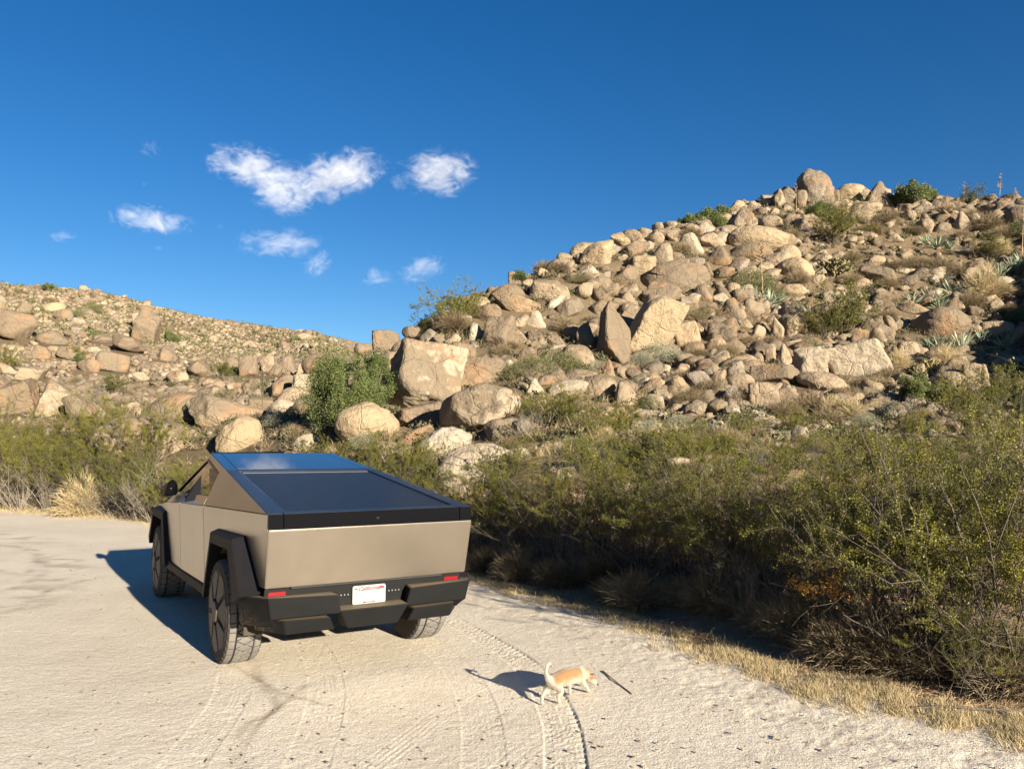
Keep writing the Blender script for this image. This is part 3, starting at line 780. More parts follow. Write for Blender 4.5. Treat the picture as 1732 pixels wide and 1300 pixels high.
# wheels
def make_wheel():
    w = empty('wheel'); R0, WD = .442, .285
    na = 816; prof = []
    # (lateral, radius) across the tyre from the outer face to the inner one
    sid = [(.145, .215), (.148, .26), (.150, .31), (.151, .36), (.147, .395), (.140, .418)]
    tread_y = np.linspace(.131, -.131, 42)
    ys = [p[0] for p in sid] + list(tread_y) + [-p[0] for p in sid[::-1]]
    rs = [p[1] for p in sid] + [R0 - .010 * abs(y / .131) ** 4 for y in tread_y] + [p[1] for p in sid[::-1]]
    ys, rs = np.array(ys), np.array(rs)
    A = np.linspace(0, 2 * math.pi, na, endpoint=False)
    YY, AA = np.meshgrid(ys, A); RR = np.tile(rs, (na, 1)); tr = (np.arange(len(ys)) >= 6) & (np.arange(len(ys)) < 48)
    s = AA * R0; q = YY / .131
    per = 2 * math.pi * R0 / 34
    f1 = np.abs((((s / per / 1 + q * .9) % 1) - .5)) * 2; f2 = np.abs((((s / per / 1 - q * .9) % 1) - .5)) * 2
    cen = np.abs(q) < .56
    g = np.where(cen, np.maximum(np.clip((.13 - f1) * 14, 0, 1), np.clip((.13 - f2) * 14, 0, 1)), 0)
    sh = np.abs((((s / per * 1 + .5) % 1) - .5)) * 2
    g = np.where((~cen), np.maximum(g, np.clip((.09 - sh) * 18, 0, 1)), g)
    g = np.maximum(g, np.clip((.045 - np.abs(np.abs(q) - .58)) * 40, 0, 1))
    RR = RR - .011 * g * tr[None, :]
    # shoulder lugs on the sidewall
    lug = (np.sin(AA * 34) > 0) & ((np.arange(len(ys)) == 5) | (np.arange(len(ys)) == 48))[None, :]
    YY = YY + np.where(lug, .006 * np.sign(YY), 0)
    V = np.stack([RR * np.cos(AA), YY, RR * np.sin(AA)], -1).reshape(-1, 3)
    m = len(ys); i = np.arange(na)[:, None]; j = np.arange(m - 1)[None, :]
    Fq = np.stack([i * m + j, i * m + j + 1, ((i + 1) % na) * m + j + 1, ((i + 1) % na) * m + j], -1).reshape(-1, 4)
    gg = (g * tr[None, :]).ravel(); mi = (gg[Fq].mean(1) > .45).astype(int); jj = np.tile(np.arange(m - 1), na); mi = np.where((jj < 6) | (jj >= 47), 2, mi)
    me = np_mesh('tyre', V, Fq, False, None, mi)
    tyre = link('tyre', me, [M['rubber'], M['groove'], M['sidewall']], w)
    # rim disc and aero cover
    bm = bmesh.new(); n = 56
    rings = []
    for r, y in ((.225, -.10), (.225, .10), (.372, .153), (.368, .140), (.06, .135), (.0, .135)):
        rings.append([bm.verts.new((r * math.cos(2*math.pi*k/n), y, r * math.sin(2*math.pi*k/n))) for k in range(n)] if r > 0 else [bm.verts.new((0, y, 0))])
    for a, b in zip(rings, rings[1:]):
        for k in range(n):
            if len(b) == 1: bm.faces.new((a[k], b[0], a[(k + 1) % n]))
            else: bm.faces.new((a[k], b[k], b[(k + 1) % n], a[(k + 1) % n]))
    bm.faces.new(rings[0])
    rim = link('rim', bm_mesh('rim', bm), M['groove'], w)
    bm = bmesh.new()
    for k in range(7):
        a0 = 2 * math.pi * k / 7; a1 = a0 + 2 * math.pi / 7
        P = []
        for r, a in ((.118, a0 + .20), (.325, a0 + .052), (.352, (a0 + a1) / 2 - .10), (.352, (a0 + a1) / 2 + .10), (.325, a1 - .052), (.118, a1 - .20)):
            P.append((r * math.cos(a), r * math.sin(a), .150 + (.372 - r) * .07))
        a = [bm.verts.new((p[0], p[2], p[1])) for p in P]; b = [bm.verts.new((p[0] * 1.0, p[2] - .022, p[1])) for p in P]
        bm.faces.new(a); bm.faces.new(b[::-1])
        for q2 in range(6): bm.faces.new((a[q2], b[q2], b[(q2 + 1) % 6], a[(q2 + 1) % 6]))
    P = [(.095 * math.cos(2*math.pi*k/7 + .449), .095 * math.sin(2*math.pi*k/7 + .449)) for k in range(7)]
    a = [bm.verts.new((p[0], .178, p[1])) for p in P]; b = [bm.verts.new((p[0] * 1.1, .135, p[1] * 1.1)) for p in P]
    bm.faces.new(a); bm.faces.new(b[::-1])
    for q2 in range(7): bm.faces.new((a[q2], b[q2], b[(q2 + 1) % 7], a[(q2 + 1) % 7]))
    bmesh.ops.bevel(bm, geom=bm.edges[:], offset=.004, segments=2, affect='EDGES', clamp_overlap=True)
    link('wheel_cover', bm_mesh('wheel_cover', bm), M['wheelcover'], w)
    return w
w0 = make_wheel()
for i, (x, s) in enumerate(((0, 1), (0, -1), (3.63, 1), (3.63, -1))):
    if i == 0: w = w0
    else:
        w = w0.copy(); COL.objects.link(w)
        for ch in w0.children:
            c = ch.copy(); COL.objects.link(c); c.parent = w
    w.parent = truck; w.location = (x, s * .868, .440); w.rotation_euler = (0, .3 * i + .12, 0 if s > 0 else math.pi)
# turn and place the whole truck
YAW = math.radians(31.57)
truck.location = (-1.681, 7.582, -.006); truck.rotation_euler = (0, 0, YAW + math.pi / 2)

# ------------------------------------------------------------------ boulders
def ico(sub):
    bm = bmesh.new(); bmesh.ops.create_icosphere(bm, subdivisions=sub, radius=1.0)
    V = np.array([v.co[:] for v in bm.verts]); F = np.array([[v.index for v in f.verts] for f in bm.faces]); bm.free()
    V /= np.linalg.norm(V, axis=1)[:, None]
    return V, F
ICO = {k: ico(k) for k in (1, 2, 3, 4, 5, 6)}

def rock_shape(D, seed, style='round', fine=1.0):
    """D unit directions; returns points of a rounded, facetted, weathered block about 1 in half-size."""
    r = np.random.default_rng(seed)
    K = {'round': 9, 'dome': 8, 'block': 7, 'slab': 8, 'tall': 8, 'pyramid': 7, 'flat': 8}[style]
    N = r.normal(size=(K, 3)); N /= np.linalg.norm(N, axis=1)[:, None]
    d = r.uniform(.72, 1.02, K)
    if style in ('block', 'tall'):
        q = np.linalg.qr(r.normal(size=(3, 3)) * .35 + np.eye(3))[0]
        N = np.concatenate([q, -q, N[:3]]); d = np.concatenate([r.uniform(.72, .88, 6), r.uniform(.9, 1.05, 3)])
    elif style == 'pyramid':
        a = r.uniform(0, 6.28) + np.arange(4) * 1.57 + r.uniform(-.3, .3, 4)
        N = np.concatenate([np.stack([np.cos(a) * .86, np.sin(a) * .86, np.full(4, .5)], 1), [[0, 0, -1]], N[:2]]); d = np.concatenate([r.uniform(.55, .7, 4), [.8], [1, 1]])
    else:
        N = np.concatenate([N, -N[: K // 2] + r.normal(size=(K // 2, 3)) * .2]); d = np.concatenate([d, r.uniform(.75, 1.05, K // 2)])
    N /= np.linalg.norm(N, axis=1)[:, None]
    p = {'round': 9, 'dome': 5, 'block': 16, 'slab': 13, 'tall': 13, 'pyramid': 8, 'flat': 8}[style]
    A = np.clip(D @ N.T, 0, None) / d[None, :]
    rad = ((A ** p).sum(1) + 1e-6) ** (-1 / p)
    rad = np.clip(rad, .4, 1.35)
    if style == 'dome': rad = rad * .45 + .9 * .55
    
    P = D * rad[:, None]
    o = r.uniform(-50, 50, 3)
    rad *= 1 + .09 * fbm(P[:, 0] * 1.1 + o[0], P[:, 1] * 1.1 + o[1], P[:, 2] * 1.1 + o[2], 3, seed % 97)
    # weathering ledges
    f = fbm(P[:, 0] * 2.3 + o[1], P[:, 1] * 2.3 + o[2], P[:, 2] * 2.3 + o[0], 4, seed % 89)
    rad *= 1 + fine * .075 * f + fine * .02 * np.clip(np.abs(f * 3) - .6, 0, 1)
    if fine >= 1:
        # open joints
        n = r.normal(size=3); n /= np.linalg.norm(n)
        g = np.abs(P @ n - r.uniform(-.35, .35) + .10 * f)
        rad *= 1 - .07 * np.exp(-(g / .028) ** 2) * np.clip(vnoise(P[:, 0] * 1.5 + o[0], P[:, 1] * 1.5, P[:, 2] * 1.5, 3) * 2 + .6, 0, 1)
        rad *= 1 + .012 * fbm(P[:, 0] * 9 + o[0], P[:, 1] * 9 + o[1], P[:, 2] * 9, 3, 77)
    return D * rad[:, None]

def normalise(P):
    lo, hi = P.min(0), P.max(0); return (P - (lo + hi) / 2) / (hi - lo) * 2

TONES = {   # rgb base, amount of varnish, word
    'pale': ((0.373, 0.313, 0.227), .10, 'pale cream'), 'white': ((0.413, 0.366, 0.280), .0, 'whitish'), 'tan': ((0.313, 0.239, 0.157), .32, 'tan'),
    'brown': ((0.255, 0.200, 0.131), .78, 'brown'), 'rust': ((0.275, 0.180, 0.097), .62, 'rust-coloured'), 'grey': ((0.253, 0.220, 0.180), .50, 'grey-brown'),
    'patch': ((0.373, 0.306, 0.213), .46, 'pale and brown patched'), 'gold': ((0.347, 0.260, 0.153), .15, 'golden tan'),
}
SHAPEW = {'round': 'rounded boulder', 'dome': 'domed boulder', 'block': 'blocky boulder', 'slab': 'slab-like boulder', 'tall': 'upright boulder', 'pyramid': 'pointed boulder', 'flat': 'flat boulder'}
# u, v (centre), width, height in photo pixels, tone, shape, tilt degrees (clockwise in the picture)
B = [
 (18,552,68,66,'rust','slab',38),(89,574,50,28,'brown','dome',12),(247,555,44,60,'brown','tall',0),(231,545,16,38,'tan','tall',-8),(282,600,32,28,'brown','round',0),
 (89,523,40,18,'gold','flat',-12),(106,537,30,20,'brown','round',0),(38,525,30,22,'brown','round',0),(190,577,60,14,'brown','flat',0),(217,584,54,38,'brown','slab',25),
 (190,617,54,36,'brown','block',10),(52,634,52,28,'tan','block',-10),(28,675,76,66,'rust','block',0),(92,676,56,70,'patch','block',8),(133,694,60,50,'brown','slab',20),
 (17,630,24,12,'tan','flat',0),(339,626,44,34,'brown','round',20),(394,622,22,32,'brown','round',0),(421,621,40,42,'brown','tall',10),(455,617,30,34,'tan','block',0),
 (485,620,36,34,'grey','round',0),(466,628,24,22,'brown','round',0),(510,628,18,26,'tan','tall',0),(557,615,88,46,'rust','dome',-8),(435,650,20,14,'brown','round',0),
 (308,692,124,66,'brown','dome',-14),(382,697,126,54,'patch','slab',6),(406,735,74,60,'gold','dome',0),(262,742,170,74,'tan','dome',4),(192,734,80,46,'tan','dome',-14),
 (519,750,46,30,'pale','dome',0),(476,656,52,34,'brown','slab',-35),(500,668,58,30,'tan','dome',8),(478,687,46,26,'pale','dome',-8),(442,687,40,28,'rust','block',0),
 (458,704,36,22,'tan','round',0),(522,652,48,34,'pale','block',0),(508,691,42,30,'grey','round',0),(150,622,34,22,'brown','round',0),(165,560,30,16,'brown','slab',20),  # the grey one has the shade lying on it put into its tone
 (120,602,44,22,'brown','slab',15),(240,640,30,16,'tan','round',0),(300,640,34,20,'tan','round',0),(362,665,30,16,'tan','round',0),(70,600,30,24,'brown','slab',10),
 (718,638,132,124,'patch','block',7),(716,698,92,60,'brown','round',18),(622,714,106,74,'gold','dome',-10),(806,690,138,106,'patch','slab',-28),(752,750,96,58,'white','dome',-8),
 (702,738,64,24,'rust','slab',-34),(690,765,38,20,'grey','block',0),(802,790,140,90,'pale','dome',-14),(816,629,94,50,'brown','slab',6),(848,564,66,58,'brown','block',0),  # the grey block's tone stands in for the shadow over it
 (873,513,90,34,'rust','round',14),(856,496,62,32,'brown','dome',-4),(929,490,68,32,'tan','slab',0),(823,530,50,30,'rust','round',-8),(1036,565,66,108,'brown','tall',-8),
 (1060,538,48,54,'brown','pyramid',18),(1105,552,74,118,'gold','tall',34),(975,602,64,44,'tan','dome',10),(993,570,36,50,'grey','round',0),(893,598,40,22,'brown','round',0),
 (903,655,34,32,'pale','pyramid',0),(960,655,72,34,'pale','dome',-14),(1013,650,62,38,'tan','dome',-8),(1057,664,42,46,'tan','round',0),(850,725,62,36,'grey','round',0),
 (882,722,30,26,'grey','round',0),(617,592,40,30,'brown','slab',-20),(653,577,46,34,'brown','block',0),(685,588,46,26,'grey','dome',0),(658,612,46,32,'tan','round',0),
 (766,577,30,30,'tan','round',20),(803,560,28,28,'white','round',0),(811,513,38,28,'tan','round',10),(731,551,48,26,'grey','round',0),(938,513,40,20,'white','slab',-30),
 (964,522,46,34,'grey','slab',-20),(1017,518,60,34,'rust','slab',-12),(987,493,38,32,'tan','round',-20),(1049,402,34,20,'gold','round',0),(1010,428,64,42,'gold','round',-14),
 (1072,417,56,30,'brown','slab',-18),(1107,402,30,18,'tan','round',0),(1088,445,50,42,'gold','block',-18),(1120,430,46,42,'tan','round',14),(1141,468,112,50,'brown','dome',0),
 (1120,498,68,50,'brown','block',10),(1058,463,46,38,'brown','round',14),(1186,494,36,28,'grey','round',0),(1170,503,28,18,'pale','round',0),(1162,523,38,26,'rust','block',0),
 (1193,457,28,26,'rust','block',0),(1222,459,40,28,'rust','round',-20),(1247,446,38,28,'grey','round',0),(1217,430,52,34,'rust','pyramid',0),(1282,401,100,46,'gold','dome',6),
 (1267,422,74,28,'brown','dome',4),(1258,365,52,36,'tan','pyramid',0),(1303,373,38,20,'tan','dome',0),(1205,405,42,26,'tan','round',0),(1164,412,48,36,'pale','round',0),
 (1180,393,24,20,'brown','round',0),(1255,466,54,22,'tan','slab',-28),(1288,450,38,20,'tan','round',0),(1236,521,38,36,'brown','round',0),(1302,460,34,18,'tan','round',0),
 (1310,437,52,26,'tan','dome',-10),(1222,504,34,20,'pale','round',0),(1271,348,26,18,'tan','round',0),(1317,335,20,32,'tan','tall',4),(1284,357,24,14,'grey','round',0),
 (1307,357,20,14,'tan','round',0),(1374,317,64,68,'grey','dome',0),(1388,328,40,42,'brown','round',0),(1352,334,24,30,'grey','round',0),(1434,322,50,28,'gold','dome',0),(1484,325,54,46,'tan','pyramid',8),
 (1423,347,34,24,'tan','block',0),(1461,348,54,22,'tan','dome',6),(1455,362,48,26,'tan','dome',10),(1409,330,18,24,'rust','tall',0),(1363,380,42,38,'tan','pyramid',-6),
 (1560,379,32,20,'tan','round',0),(1590,383,32,22,'brown','round',0),(1625,371,34,34,'tan','pyramid',0),(1650,368,20,22,'pale','round',0),(1722,361,38,32,'brown','dome',0),
 (1345,451,64,42,'gold','dome',8),(1328,426,48,28,'gold','dome',0),(1481,461,66,34,'brown','slab',12),(1474,423,38,16,'brown','flat',8),(1476,438,38,18,'tan','round',0),
 (1696,472,34,18,'white','flat',0),(1657,474,38,20,'tan','round',-10),(1550,327,26,14,'tan','dome',0),(1587,542,94,50,'brown','dome',0),(1687,552,50,24,'tan','block',2),
 (1646,553,32,18,'tan','dome',0),(1371,609,54,52,'pale','block',0),(1448,606,108,62,'pale','block',0),(1392,640,84,34,'tan','dome',8),(1610,638,72,44,'tan','dome',14),
 (1652,637,44,60,'tan','tall',-14),(1659,610,30,20,'tan','round',0),(1538,594,32,38,'tan','block',0),(1332,668,60,44,'tan','pyramid',0),(1418,683,66,40,'grey','dome',0),
 (1543,518,52,18,'tan','flat',4),(1483,566,34,30,'tan','round',0),(1316,553,24,42,'tan','tall',-14),(1336,551,28,36,'tan','round',0),(1312,523,26,18,'pale','round',0),
 (1617,673,26,22,'tan','round',0),(1675,682,38,30,'brown','round',0),(1507,654,28,11,'white','flat',-14),(1581,470,16,18,'white','round',0),(1455,474,38,18,'tan','round',0),
 (1338,488,48,22,'gold','dome',-6),(1410,502,36,28,'pale','block',0),(1480,510,24,14,'grey','round',0),(1690,658,38,26,'brown','round',0),(1724,560,26,28,'grey','round',0),
 (1161,564,46,40,'gold','block',-12),(1184,556,20,28,'tan','round',-20),(1212,581,46,26,'tan','round',-8),(1241,582,40,24,'tan','dome',8),(1171,588,38,22,'rust','dome',0),(1303,601,18,34,'gold','tall',4),
 (1325,597,30,36,'tan','pyramid',0),(1310,630,80,32,'brown','block',0),(1252,641,46,28,'tan','dome',-10),(1242,694,36,20,'pale','dome',0),(1278,698,32,14,'white','flat',0),
 (1186,641,46,30,'grey','round',0),(1030,621,26,28,'grey','pyramid',0),(1053,699,36,24,'rust','round',0),(1077,721,32,22,'pale','round',0),(1104,701,50,20,'pale','block',0),
 (1126,622,16,14,'white','round',0),(1152,621,30,16,'tan','round',0),(1148,784,36,24,'pale','block',0),(1196,793,28,24,'white','block',0),(1212,716,24,14,'white','round',0),
 (1233,708,20,12,'white','round',0),(1292,666,48,42,'tan','block',0),(1140,757,40,22,'pale','block',0),(1026,700,40,24,'gold','round',0),(930,700,30,20,'pale','round',0),
 (1165,512,30,22,'grey','block',0),(1260,545,24,16,'tan','round',0),(1195,530,28,20,'tan','round',0),(1280,560,28,26,'tan','round',0),(1400,560,40,22,'tan','round',0),
 (1460,520,26,16,'tan','round',0),(1380,470,28,16,'tan','round',0),(1420,430,30,14,'tan','flat',0),(1510,400,30,14,'tan','round',0),(1530,430,26,14,'tan','flat',8),
 (1620,420,44,14,'grey','flat',4),(1690,410,36,16,'brown','flat',0),(1560,408,40,14,'tan','flat',0),(1500,374,26,18,'pale','round',0),(1535,362,24,16,'tan','round',0),(1700,385,30,14,'tan','round',0),
 (600,640,30,22,'tan','round',0),(640,640,34,26,'tan','round',0),(695,560,30,16,'brown','round',0),(880,545,34,22,'tan','slab',-30),(905,540,34,28,'pale','round',0),(940,575,30,18,'grey','round',0),(960,560,36,22,'brown','round',0),
 (895,480,22,16,'tan','round',0),(918,462,18,16,'gold','block',20),(940,450,36,24,'tan','dome',0),(965,470,24,16,'tan','round',0),(985,420,44,22,'tan','dome',0),(870,470,22,20,'brown','block',0),
 (1140,400,26,18,'tan','round',0),(1225,372,26,20,'tan','round',0),(1245,345,26,16,'tan','round',0),(1330,350,20,14,'tan','round',0),(1300,340,18,12,'tan','round',0),
 (785,545,26,20,'pale','block',0),(745,575,26,22,'brown','round',10),(700,610,26,18,'tan','round',0),(930,602,28,20,'tan','round',0),(1080,600,60,26,'tan','slab',-16),(1130,590,40,22,'tan','slab',-14),
 (1351,1085,26,22,'grey','block',0),(138,828,34,30,'gold','dome',0),(655,760,34,24,'pale','block',0),(880,770,46,26,'pale','block',0),(925,760,40,22,'gold','round',0),(960,800,36,24,'pale','block',0),(1010,770,36,24,'white','block',0),(1050,820,34,22,'pale','block',0),(783,600,46,40,'brown','block',10),
]
VARS = {}
def variant(style, k):
    key = (style, k)
    if key not in VARS:
        P = normalise(rock_shape(ICO[4][0], 100 + 13 * k + sum(map(ord, style)), style, .9))
        VARS[key] = np_mesh('boulder', P, ICO[4][1], True)
    return VARS[key]

RNG = random.Random(11)
placed = []      # (obj, u, v, w, h, tone, shape, r)
def put_rock(u, v, w, h, tone, shape, tilt, hero=None, sink=.10, idx=0):
    base = at(u, v + h * .40)
    dist = math.hypot(base.x, base.y); sx = w * base.y / FPX / math.cos(TP) * 1.0 / 2
    sz = h * base.y / FPX / 2
    cz_x, cz_y, cz_z = rays(u, v); L = math.hypot(cz_x, cz_y)
    dep = (sx + sz) / 2 * RNG.uniform(.85, 1.1)
    r = dist + dep * .35
    c = Vector((cz_x / L * r, cz_y / L * r, CAM_H + cz_z / L * r))
    k = r / dist; sx *= k * 1.06; sz *= k * 1.04
    if hero is None: hero = w * h > 2100
    if hero:
        sub = 6 if w * h > 4500 else 5
        P = normalise(rock_shape(ICO[sub][0], 900 + idx * 7, shape, 1.0)); me = np_mesh('boulder', P, ICO[sub][1], True)
    else: me = variant(shape, idx % 4)
    o = bpy.data.objects.new('boulder', me); COL.objects.link(o)
    if not me.materials: me.materials.append(M['rock'])
    az = math.atan2(c.x, c.y)
    rotv = 0.0 if hero else RNG.choice((0, math.pi))
    # undo the widening of a tilted box so that the silhouette keeps its width and height
    T = math.radians(tilt); ct, st_ = abs(math.cos(T)), abs(math.sin(T))
    det = ct * ct - st_ * st_
    a, b = sx, sz
    if tilt and det > .25:
        a2 = (sx * ct - sz * st_) / det; b2 = (sz * ct - sx * st_) / det
        if a2 > .25 * sx and b2 > .25 * sz: a, b = .5 * (a2 + sx), .5 * (b2 + sz)
    if tilt == 0 or abs(tilt) < 20:
        ext = 1.32 if shape in ('dome', 'flat', 'slab', 'round') else 1.18
        c.z -= b * (ext - 1) * .98; b *= ext
    mw = Matrix.Translation(c) @ Matrix.Rotation(-az, 4, 'Z') @ Matrix.Rotation(T, 4, 'Y') @ Matrix.Diagonal((a, dep, b, 1)) @ Matrix.Rotation(rotv, 4, 'Z')
    o.matrix_world = mw
    rgb, amt, _ = TONES[tone]; f = RNG.uniform(.92, 1.06)
    o.color = (rgb[0] * f, rgb[1] * f, rgb[2] * f, amt + RNG.uniform(-.05, .05))
    placed.append([o, u, v, w, h, tone, shape, r])
    return o
for i, (u, v, w, h, tone, shape, tilt) in enumerate(B):
    put_rock(u, v, w, h, tone, shape, tilt, idx=i)

# labels: look, then where it lies next to something one can find
LAND = [  # name, u, v
 ('the domed summit boulder', 1374, 300), ('the pointed summit boulder', 1484, 320), ('the big patched block', 718, 640), ('the tall split brown boulder', 1036, 565),
 ('the long brown dome', 1141, 468), ('the stacked golden boulder', 1282, 401), ('the brown agave dome', 1587, 542), ('the cracked cream block', 1448, 606),
 ('the paired tan boulders', 1630, 636), ('the green juniper', 600, 665), ('the pickup cab', 420, 780), ('the long pale slab', 382, 696), ('the wide tan dome', 262, 742),
 ('the rust-topped dome', 557, 615), ('the upright far brown rock', 247, 555), ('the rust-streaked slab', 18, 552), ('the streaked rock wall', 60, 675),
 ('the tilted brown slab', 806, 690), ('the bright whitish boulder', 752, 750), ('the square brown block', 848, 564), ('the left ridge bush', 765, 510),
 ('the agave clump', 1580, 492), ('the tall agave stalk', 1280, 470), ('the round green ridge bushes', 1205, 365), ('the right edge of the photo', 1732, 560), ('the big creosote on the slope', 1425, 550),
]
def describe(lst, noun, used):
    for it in lst:
        o, u, v, w, h = it[:5]
        cands = sorted(LAND, key=lambda L: math.hypot(L[1] - u, L[2] - v))
        cands = [L for L in cands if math.hypot(L[1] - u, L[2] - v) > 14 or 'edge' in L[0]]
        opts = []
        for L in cands[:4]:
            dx, dy = u - L[1], v - L[2]; d = math.hypot(dx, dy)
            a = math.degrees(math.atan2(-dy, dx)) % 360
            way = ['right of', 'up and right of', 'above', 'up and left of', 'left of', 'down and left of', 'below', 'down and right of'][int((a + 22.5) // 45) % 8]
            near = 'just ' if d < 48 else ('' if d < 110 else 'well ')
            opts.append(near + way + ' ' + L[0])
        size = 'huge' if w * h > 7000 else 'big' if w * h > 2600 else 'mid-sized' if w * h > 900 else 'small'
        asp = ''
        if w > 2.2 * h: asp = 'long low '
        elif h > 1.35 * w: asp = 'tall '
        look = it[5]
        done = False
        for extra in ('', asp, asp):
            for op in opts[:4]:
                lab = f'{size} {extra}{look} {op}'.replace('  ', ' ')
                if lab not in used and len(lab.split()) <= 16: done = True; break
            if done: break
        if not done:
            L1, L2 = cands[0][0], cands[1][0]
            for q in ('second ', 'third ', 'lesser ', 'lower ', 'outer ', 'inner ', 'other '):
                for op in opts[:3]:
                    lab = f'{q}{size} {look} {op}'
                    if lab not in used and len(lab.split()) <= 16: done = True; break
                if done: break
        used.add(lab); o['label'] = lab
USED = set()
SPECIAL = {}
def finish_rocks():
    for it in placed:
        it[0]['category'] = 'boulder'
        it[0]['group'] = 'boulders lying on the desert hillsides'
    special = {(1374, 317): 'large bald domed boulder crowning the summit of the right hill', (1484, 325): 'pointed tan boulder on the summit right of the domed one',
      (718, 640): 'huge pale block with brown patches right behind the juniper', (1036, 565): 'tall dark brown split boulder standing in the middle of the right slope',
      (1105, 552): 'tall leaning golden boulder against the split brown boulder', (1351, 1085): 'small grey stone lying in the leaf litter beside the dry grass strip',
      (138, 828): 'golden rounded rock behind the straw-coloured bush at the left road edge', (1141, 468): 'long brown domed boulder high in the middle of the right slope',
      (1282, 401): 'wide golden rounded boulder stacked on top of a flatter brown one', (1267, 422): 'flattened brown boulder carrying the wide golden one',
      (1587, 542): 'smooth brown dome partly hidden behind the agaves at right', (1448, 606): 'broad cream block with cracked faces low on the right slope',
      (806, 690): 'huge tilted brown and cream slab leaning down towards the truck', (752, 750): 'bright whitish rounded boulder just above the truck bed',
      (557, 615): 'rust-topped dome against the sky left of the juniper', (247, 555): 'upright brown rock standing alone on the far left slope',
      (382, 697): 'long pale slab with brown top beyond the truck cab', (308, 692): 'dark brown smooth dome behind the long pale slab', (262, 742): 'wide tan dome just above the left bushes beyond the truck',
      (622, 714): 'smooth golden rounded boulder with a vertical joint below the juniper', (18, 552): 'rust-streaked slab cut by the left edge of the photo',
      (1610, 638): 'left and lower of the paired tan boulders at right', (1652, 637): 'right and taller of the paired tan boulders at right',
      (848, 564): 'square brown block just below the left end of the ridge'}
    rest = []
    for it in placed:
        key = (it[1], it[2])
        if key in special: it[0]['label'] = special[key]; USED.add(special[key])
        else: rest.append([it[0], it[1], it[2], it[3], it[4], TONES[it[5]][2] + ' ' + SHAPEW[it[6]]])
    describe(rest, 'boulder', USED)
finish_rocks()

# the stones nobody could count: one mesh over both hills
def stones():
    allV, allF, allC = [], [], []; off = 0
    shapes = {s: [normalise(rock_shape(ICO[s][0], 40 + k, ['block', 'slab', 'round', 'block', 'pyramid', 'slab', 'tall', 'flat'][k % 8], 1.3 if s > 1 else .6)) for k in range(20)] for s in (1, 2, 3)}
    g = np.random.default_rng(5)
    zones = [  # az0, az1, r0, r1, count, size lo, size hi (metres), power
      (-15, 40, 14, 60, 8000, .10, .8, 2.0), (-6, 40, 11, 22, 1300, .05, .30, 2.0), (-16, 40, 24, 60, 4200, .30, 1.35, 1.5), (-14, 21, 24, 54, 2600, .6, 2.0, 1.3), (21, 40, 30, 60, 700, .6, 1.6, 1.6),
      (-38, -8, 24, 66, 7000, .10, .9, 2.6), (-38, -6, 62, 155, 22000, .18, .85, 2.0), (-38, -6, 60, 150, 160, .8, 2.6, 1.8), (-38, -8, 26, 70, 420, .5, 2.2, 1.6),
    ]
    tones = [TONES[k] for k in ('tan', 'pale', 'patch', 'grey', 'gold', 'tan')]; btones = [TONES[k] for k in ('brown', 'brown', 'grey', 'rust', 'tan', 'brown')]
    rocks_xy = np.array([[p[0].matrix_world.translation.x, p[0].matrix_world.translation.y] for p in placed])
    PB = np.array([[p[1], p[2], p[3], p[4], p[7]] for p in placed])
    for (a0, a1, r0, r1, n, s0, s1, pw) in zones:
        az = np.radians(g.uniform(a0, a1, n)); r = np.sqrt(g.uniform(r0 * r0, r1 * r1, n))
        x, y = r * np.sin(az), r * np.cos(az)
        er = edge_r(np.degrees(az)); keep = r > er + 1.5 + g.uniform(0, 3, n)
        cl = fbm(x * .12, y * .12, x * 0, 3, 61); keep &= (cl > -.32 + g.uniform(-.15, .15, n)) | (r > 60)
        x, y, r = x[keep], y[keep], r[keep]; n = len(x)
        z = height(x, y)
        s = s0 + (s1 - s0) * g.uniform(0, 1, n) ** pw
        s = np.minimum(s, r * .036)
        pu, pv = proj(x, y, z + s * .25); ok = np.ones(n, bool)
        for bu, bv, bw, bh, br in PB:      # keep the faces of the big boulders clear
            ok &= ~((np.abs(pu - bu) < bw * .5 + s / r * 500) & (np.abs(pv - bv - bh * .05) < bh * .42 + s / r * 300) & (r < br + .3))
        x, y, z, r, s = x[ok], y[ok], z[ok], r[ok], s[ok]; n = len(x)
        pn = fbm(x * .07, y * .07, x * 0, 3, 91); s = s * (1 + (1.0 if a1 > 0 else .5) * fbm(x * .16, y * .16, x * 0, 2, 93)); s = np.minimum(s, r * (.034 if a1 > 0 else .019))
        for i in range(n):
            sub = 1 if s[i] / r[i] < .0065 else (2 if s[i] / r[i] < .016 else 3)
            P = shapes[sub][g.integers(20)]
            R = np.array(Matrix.Rotation(g.uniform(0, 6.28), 3, 'Z') @ Matrix.Rotation(g.uniform(-.8, .8), 3, 'X') @ Matrix.Rotation(g.uniform(-.6, .6), 3, 'Y'))
            Q = (P * np.array([s[i], s[i] * g.uniform(.6, 1), s[i] * g.uniform(.42, .85)])) @ R.T * .5 + np.array([x[i], y[i], z[i] + s[i] * .10])
            allV.append(Q); allF.append(ICO[sub][1] + off); off += len(Q)
            t = (btones if pn[i] > g.uniform(-.25, .45) else tones)[g.integers(6)]; f = g.uniform(.58, 1.08)
            allC.append(np.tile([t[0][0] * f, t[0][1] * f, t[0][2] * f, min(1, t[1] * g.uniform(.6, 1.2))], (len(Q), 1)))
    me = np_mesh('hillside_stones', np.concatenate(allV), np.concatenate(allF), True, {'tint': np.concatenate(allC)})
    o = link('hillside_stones', me, M['rock_stuff'])
    tag(o, 'countless small tan and grey stones strewn over both desert hillsides', 'stones', kind='stuff')
stones()

